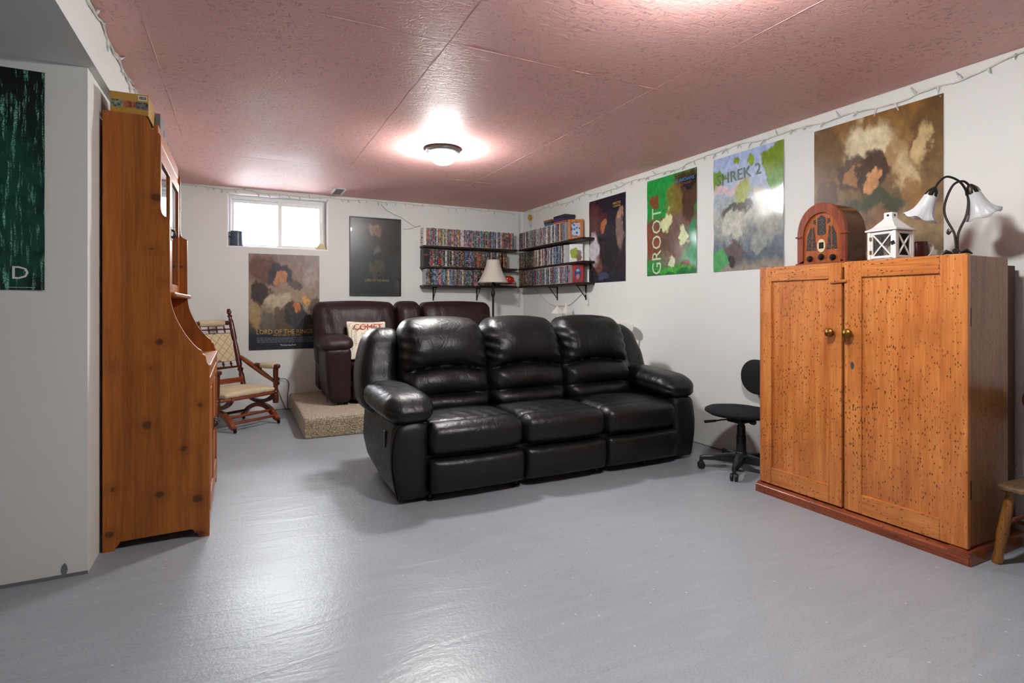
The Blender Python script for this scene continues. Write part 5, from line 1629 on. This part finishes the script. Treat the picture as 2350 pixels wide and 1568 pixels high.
# ============================================================ OUTLETS
OUTM = plain('white_outlet_plastic', '#e2e1dd', .35)
SLOT = plain('outlet_face', '#cfcdc8', .5)
ol = thing('wall_outlet', 'white double outlet on the back wall with two black plugs', 'outlet', (.353, YB, .25))
MB().rbox(-.035, .035, -.006, 0, 0, .115, .003, 2).build('cover_plate', OUTM, ol)
BLKP = plain('black_plug', '#141414', .45)
for z in (.035, .080):
    MB().rbox(-.022, .022, -.040, -.006, z - .016, z + .016, .006, 2).build('plug', BLKP, ol)
cord('black_cord', 'black power cord hanging from the outlet beside the rocking chair', [(.365, YB - .035, .330), (.43, YB - .03, .325), (.465, YB - .02, .27), (.455, YB - .02, .15), (.455, YB - .03, .03), (.462, YB - .06, .008)], .0035, BLKP)
cord('black_cord', 'black power cord drooping to the floor behind the rocking chair', [(.345, YB - .03, .27), (.365, YB - .02, .20), (.40, YB - .02, .10), (.425, YB - .05, .03), (.44, YB - .09, .008)], .0035, BLKP)
ol2 = thing('wall_outlet', 'white outlet on the right wall behind the low wooden chair', 'outlet', (XR, 1.258, .275))
MB().rbox(-.006, 0, -.035, .035, 0, .115, .003, 2).build('cover_plate', OUTM, ol2)
for z in (.035, .080):
    MB().rbox(-.0068, -.006, -.012, .012, z - .012, z + .012, .0003).build('socket', SLOT, ol2)

# ============================================================ WINDOW SILL THINGS
jug = thing('stoneware_jug', 'dark blue-grey stoneware jug standing in the window', 'jug', (-.028, 6.335, WZ0 + .014))
JUGM = plain('blue_grey_stoneware', '#3f4c5b', .3, gscale=20)
MB().lathe([(0, 0), (.062, 0), (.064, .006), (.060, .03), (.055, .10), (.053, .135), (.057, .150), (.056, .160), (.050, .160), (.047, .13), (.05, .03), (0, .02)], 28).build('body', JUGM, jug)
MB().tube([(-.052, 0, .138), (-.072, 0, .142), (-.078, 0, .125), (-.070, 0, .105), (-.054, 0, .090)], .006, 8).build('handle', JUGM, jug)
sh_ = thing('shell_ornament', 'small cream shell ornament in the right of the window sill', 'ornament', (.800, 6.30, WZ0 + .014))
def shellf(V):
    V = V.copy(); a = np.arctan2(V[:, 1], V[:, 0]); k = 1 + .06 * np.cos(a * 11); V[:, 0] *= k * 1.15; V[:, 1] *= k * .7; return V
MB().lathe([(0, 0), (.042, 0), (.046, .012), (.036, .036), (.020, .058), (.006, .070), (0, .071)], 44, fn=shellf).build('body', plain('shell_cream', '#cfc19a', .5), sh_)

# ============================================================ THINGS ON THE HUTCH
TAN = plain('tan_card', '#a8812f', .45, gscale=15)
bx = wthing('boxed_set', 'tan card box with picture strip and barcode on top of the hutch', 'box', (-.447, 3.09, 1.968))
MB().rbox(-.519, -.375, 2.995, 3.19, 1.968, 2.062, .001).build('box_body', TAN, bx)
for k, (c1, c2) in enumerate((('#1d2a16', '#8a9a8a'), ('#3a1a10', '#b0643c'), ('#15161c', '#6a6c74'))):
    t = NT('tiny_picture_%d' % k)
    PM = t.done(t.ramp(t.vor(t.coords(), 55 + 9 * k), [(.2, c1), (.7, c2)]), .4)
    x0 = -.517 + k * .0475
    MB().box(x0, x0 + .046, 2.9942, 2.9952, 1.994, 2.026).build('picture', PM, bx, False)
bar = MB()
rr = random.Random(9); x = -.411
bar.box(-.414, -.380, 2.9942, 2.9952, 2.034, 2.056, 0)
while x < -.384:
    w_ = rr.choice((.0006, .0012, .0018)); bar.box(x, x + w_, 2.9936, 2.9942, 2.038, 2.053, 1); x += w_ + rr.choice((.0008, .0014))
bar.build('barcode', [plain('white_label', '#e0ded8', .5), plain('bar_black', '#151515', .5)], bx, False)
boxthing('slip_case', 'grey and black slip case standing beside the tan box on the hutch', 'box', -.375, -.352, 3.21, 3.34, 1.944, 2.05, plain('grey_slip', '#6f7074', .4))
boxthing('slip_case', 'white slip case leaning by the grey one on the hutch', 'box', -.415, -.380, 3.21, 3.34, 1.944, 2.045, plain('white_slip', '#c9c8cc', .4))
boxthing('storage_tin', 'plain grey storage tin on the far end of the hutch top', 'tin', -.50, -.362, 3.46, 3.60, 1.893, 2.035, plain('grey_tin', '#7b8083', .3, .5))
for k in range(3):
    boxthing('picture_backing', 'grey framed panel standing behind the tin on the hutch', 'frame', -.50, -.362, 3.64 + k * .05, 3.664 + k * .05, 1.893, 2.02 - k * .015, plain('grey_panel', '#8b8c8d', .4), .003, 'panels on the hutch top')

# ============================================================ THINGS ON THE CUPBOARD
ZT = CZ + .0005
RADW = wood('walnut_radio', '#5a210c', '#7b3312', '#94461c', 'z', 2.4, .3, coat=.4)
RADD = wood('dark_walnut_shell', '#2c1308', '#43200e', '#56301a', 'y', 2.4, .25, coat=.6)
t = NT('speaker_mesh')
RMESH = t.done(t.ramp(t.vor(t.coords(), 170.0, rnd=.3), [(.15, '#cbb9a0'), (.32, '#1a1310')]), .6)
rad = thing('cathedral_radio', 'arched walnut cathedral radio with dark grilles on the orange cupboard', 'radio', (2.845, 1.935, ZT))
# local x = depth (front at 0, +x to the wall), y across, z up
def arch(hw, z0, zs_, zt2, n=22, p=1.0):
    o = [(-hw, z0), (-hw, zs_)]
    for k in range(1, n):
        a = PI * k / n
        o.append((-hw * math.cos(a), zs_ + (zt2 - zs_) * math.sin(a) ** .92))
    return o + [(hw, zs_), (hw, z0)]
MB().prism(arch(.128, .016, .165, .338), 'x', .018, .195).build('shell', RADD, rad, True, 40)
MB().rbox(-.012, .198, -.143, .143, 0, .016, .004, 2).build('base', RADW, rad)
oo = arch(.138, .014, .165, .342); ii = arch(.104, .030, .150, .290)
V, F = [], []
for x in (0, .022):
    for q in oo: V.append((x, *q))
    for q in ii: V.append((x, *q))
n = len(oo)
for k in range(n - 1):
    F += [(k, k + 1, n + k + 1, n + k), (2 * n + k, 3 * n + k, 3 * n + k + 1, 2 * n + k + 1), (k, 2 * n + k, 2 * n + k + 1, k + 1), (n + k, n + k + 1, 3 * n + k + 1, 3 * n + k)]
F += [(0, n, 3 * n, 2 * n), (n - 1, 3 * n - 1, 4 * n - 1, 2 * n - 1)]
MB().add(V, F).build('front_arch', RADW, rad, True, 40)
for s in (-1, 1):
    MB().rbox(-.008, .030, s * .128 - .018 if s < 0 else s * .128 - .016, s * .128 + .016 if s < 0 else s * .128 + .018, .160, .170, .003, 2).build('moulding', RADW, rad)
MB().prism(arch(.106, .016, .150, .292), 'x', .010, .022).build('front_board', wood('honey_walnut_board', '#743612', '#95491a', '#ab5f26', 'z', 2.4, .3, coat=.3), rad, True, 40)
def grille(outline, name='grille'):
    MB().prism(outline, 'x', .0085, .0102).build(name, RMESH, rad, False)
grille([(-.024, .172), (-.016, .166), (.016, .166), (.024, .172), (.024, .258), (0, .276), (-.024, .258)])
for s in (-1, 1):
    o1 = [(s * .030, .085), (s * .054, .085), (s * .052, .205), (s * .045, .216)]
    o2 = [(s * .060, .085), (s * .088, .085), (s * .083, .165), (s * .062, .212), (s * .058, .206)]
    o3 = [(s * .033, .225), (s * .050, .235), (s * .046, .255), (s * .034, .254)]
    for q in (o1, o2, o3): grille(q if s > 0 else q[::-1])
disc = [(.024 * math.cos(a) * (1 if abs(math.cos(a)) < .8 else .95), .108 + .036 * math.sin(a)) for a in np.linspace(0, 2 * PI, 24, endpoint=False)]
dl_ = MB().prism(disc, 'x', .0068, .0102).build('dial', plain('cream_dial', '#cfc39a', .25), rad)
MB().rbox(.0055, .0070, -.014, .014, .092, .126, .001).build('dial_window', plain('dial_black', '#0e0e0c', .15), rad)
for (y, z) in ((-.066, .040), (0, .046), (.066, .040)):
    MB().lathe([(.016, 0), (.017, .004), (.015, .012), (.011, .016), (0, .017)], 18, c=(.010, y, z), R=rotm('Y', -PI / 2)).build('knob', plain('black_bakelite', '#121214', .2), rad)

# white lantern
LWH = plain('white_painted_lantern', '#dedddb', .45, gscale=90)
ln = thing('candle_lantern', 'white wooden candle lantern with crossed panes on the orange cupboard', 'lantern', (2.905, 1.607, ZT), math.radians(-4))
A = .062
MB().rbox(-A - .006, A + .006, -A - .006, A + .006, 0, .010, .002).build('base', LWH, ln)
for sx_ in (-1, 1):
    for sy_ in (-1, 1):
        MB().rbox(sx_ * A - .008, sx_ * A + .008, sy_ * A - .008, sy_ * A + .008, .010, .148, .0015).build('corner_post', LWH, ln)
LG = glass('lantern_glass', (.86, .87, .86), .03, 1.0)
for k in range(4):
    R = rotm('Z', k * PI / 2)
    def P(b):
        b.V = [v_ @ R.T for v_ in b.V]; return b
    b = MB()
    x = -A - .002
    for (y0, y1, z0, z1) in ((-A + .008, -A + .018, .014, .144), (A - .018, A - .008, .014, .144), (-A + .018, A - .018, .014, .026), (-A + .018, A - .018, .132, .144)):
        b.rbox(x - .004, x + .004, y0, y1, z0, z1, .001)
    L_ = math.hypot(2 * (A - .018), .106); an = math.atan2(.106, 2 * (A - .018))
    for s in (-1, 1):
        b.obox((x, 0, .079), (.006, L_, .007), rotm('X', s * an), .001)
    fo = P(b).build('door' if k == 0 else 'side_frame', LWH, ln)
    P(MB().box(x + .002, x + .0035, -A + .016, A - .016, .024, .134)).build('pane', LG, fo, False)
    if k == 0:
        hb = MB()
        for z in (.045, .112): hb.rbox(x - .0065, x - .004, A - .014, A - .002, z - .010, z + .010, .001)
        hb.build('hinge', BRASS, fo)
        lb = MB()
        for q in range(4):
            a = q * PI / 2 + .4
            lb.lathe([(.006, 0), (.006, .003), (0, .004)], 10, c=(x - .004, -A + .006 + .006 * math.cos(a), .085 + .006 * math.sin(a)), R=rotm('Y', -PI / 2))
        lb.build('latch', IRON, fo)
MB().rbox(-A - .016, A + .016, -A - .016, A + .016, .148, .157, .002).build('eave', LWH, ln)
V, F = [], []
prof = [(A + .012, .157), (A - .006, .168), (.042, .186), (.028, .202), (.020, .214), (.020, .240), (.018, .243)]
for (a, z) in prof:
    V += [(-a, -a, z), (a, -a, z), (a, a, z), (-a, a, z)]
for j in range(len(prof) - 1):
    for i in range(4):
        i2 = (i + 1) % 4
        F.append((j * 4 + i, j * 4 + i2, j * 4 + 4 + i2, j * 4 + 4 + i))
F.append(tuple((len(prof) - 1) * 4 + i for i in range(4))); F.append((3, 2, 1, 0))
rf = MB().add(V, F).build('roof', LWH, ln, True, 20)
vh = MB()
for k in range(4):
    R = rotm('Z', k * PI / 2)
    q = MB().lathe([(.006, 0), (.006, .001), (0, .001)], 12, c=(-.020, 0, .228), R=rotm('Y', -PI / 2))
    vh.add(q.V[0] @ R.T, q.F)
vh.build('vent_hole', DARKMETAL, rf)
CW = plain('ivory_wax', '#d8cfb8', .5)
cd = thing('pillar_candle', 'ivory pillar candle standing inside the white lantern', 'candle', (2.905, 1.607, ZT + .0102))
MB().lathe([(0, 0), (.026, 0), (.026, .065), (.022, .068), (0, .064)], 20).build('wax', CW, cd)
MB().tube([(0, 0, .063), (0, .001, .075)], .0012, 6).build('wick', DARKMETAL, cd)

# small dark pot with a pale wire handle behind the lantern
pot = thing('dark_pot', 'small dark red pot with a thin white curved handle behind the lantern', 'pot', (3.03, 1.552, ZT))
MB().lathe([(0, 0), (.040, 0), (.050, .02), (.052, .06), (.046, .085), (.048, .095), (.043, .095), (.042, .06), (0, .01)], 24).build('body', plain('oxblood_glaze', '#3a120e', .25), pot)
MB().tube(cat_curve3([(.0, -.048, .090), (0, -.066, .085), (0, -.072, .06), (0, -.062, .035), (0, -.050, .025)], 5), .003, 8).build('handle', plain('pale_wire', '#cfc9c0', .4), pot)

# two-branch tulip lamp
IRONL = plain('dark_lamp_metal', '#3a342f', .35, .7)
t = NT('frosted_tulip_glass')
t.b.inputs['Transmission Weight'].default_value = .25
FROST = t.done(t.mix(t.noise(t.coords((1, 1, .3)), 40, 3), '#dfe4e8', '#f3f5f6'), .35, 0, None, .5)
tl = thing('tulip_lamp', 'dark metal table lamp with two frosted tulip shades on the orange cupboard', 'table lamp', (2.90, 1.325, ZT))
MB().lathe([(0, 0), (.052, 0), (.055, .004), (.045, .010), (.018, .014), (.010, .020), (0, .020)], 26, fn=lambda V: V * np.array([1, 1, 1])).build('base', IRONL, tl)
rr = random.Random(4)
for k in range(4):
    a = 2 * PI * k / 4 + .3
    MB().tube([(.015 * math.cos(a), .015 * math.sin(a), .018), (.035 * math.cos(a), .035 * math.sin(a), .026), (.056 * math.cos(a + .2), .056 * math.sin(a + .2), .012)], [.004, .011, .003], 6).build('base_leaf', IRONL, tl)
dirL = np.array([-.03, .105, 0]); dirR = np.array([.075, -.040, 0])
dl1 = dirL / np.linalg.norm(dirL); dr1 = dirR / np.linalg.norm(dirR)
# branch that crosses to the right-hand shade and branch to the left-hand one
pR = [(0, 0, .012), (-.002, .004, .09), tuple(dl1 * .012 + np.array([0, 0, .12])), tuple(dl1 * .040 + np.array([0, 0, .19])), tuple(dl1 * .040 + np.array([0, 0, .25])), tuple(dl1 * .012 + np.array([0, 0, .325])), tuple(dr1 * .030 + np.array([0, 0, .342])), tuple(dr1 * .062 + np.array([0, 0, .318]))]
pL = [(.004, -.003, .012), (.004, -.004, .09), tuple(dr1 * .018 + np.array([0, 0, .13])), tuple(dr1 * .045 + np.array([0, 0, .19])), tuple(dr1 * .052 + np.array([0, 0, .27])), tuple(dr1 * .020 + np.array([0, 0, .335])), tuple(dl1 * .030 + np.array([0, 0, .368])), tuple(dl1 * .060 + np.array([0, 0, .352])), tuple(dl1 * .080 + np.array([0, 0, .318]))]
MB().tube(cat_curve3(pR, 6), .0052, 8).build('branch', IRONL, tl)
MB().tube(cat_curve3(pL, 6), .0052, 8).build('branch', IRONL, tl)
MB().tube([(0, .006, .115), (-.004, .022, .118)], [.002, .003], 6).build('leaf_stem', IRONL, tl)
MB().lathe([(0, -.014), (.009, -.006), (.011, .002), (.006, .012), (0, .018)], 10, c=(-.004, .028, .115), fn=lambda V: V * np.array([.35, 1, 1])).build('leaf', IRONL, tl)
def tulip(top, axis):
    axis = np.array(axis, float); axis /= np.linalg.norm(axis)
    R = np.array(Vector(axis).to_track_quat('Z', 'Y').to_matrix())
    def fl_(V):
        V = V.copy()
        r_ = np.hypot(V[:, 0], V[:, 1]); a = np.arctan2(V[:, 1], V[:, 0])
        k = np.clip((V[:, 2] - .075) / .07, 0, 1) ** 1.5
        s_ = 1 + k * (.05 * np.cos(a * 6) + .02 * np.cos(a * 18))
        V[:, 0] *= s_; V[:, 1] *= s_; V[:, 2] += -k * .006 * np.cos(a * 6)
        V[:, :2] *= (1 + .015 * np.cos(a * 24))[:, None]
        return V
    prof_ = [(.021, .012), (.026, .03), (.030, .055), (.035, .08), (.043, .105), (.055, .125), (.070, .140)]
    b = MB().lathe(prof_, 72, c=tuple(top), R=R, fn=fl_)
    b.F = [f for f in b.F if len(f) == 4]; b.M = [0] * len(b.F)
    o = b.build('tulip_shade', FROST, tl, True, 70)
    m = o.modifiers.new('thickness', 'SOLIDIFY'); m.thickness = .0025
    cp = MB().lathe([(0, -.012), (.008, -.010), (.016, 0), (.023, .012), (.027, .030), (.024, .030), (.020, .014)], 24, c=tuple(top), R=R, fn=lambda V: V * (1 + .08 * np.cos(np.arctan2(V[:, 1], V[:, 0]) * 6) * (V[:, 2] > .01))[:, None])
    cp.build('shade_cap', IRONL, tl)
tulip(np.array(pR[-1]), (dr1[0] * .42, dr1[1] * .42, -1))
tulip(np.array(pL[-1]), (dl1[0] * .42, dl1[1] * .42, -1))
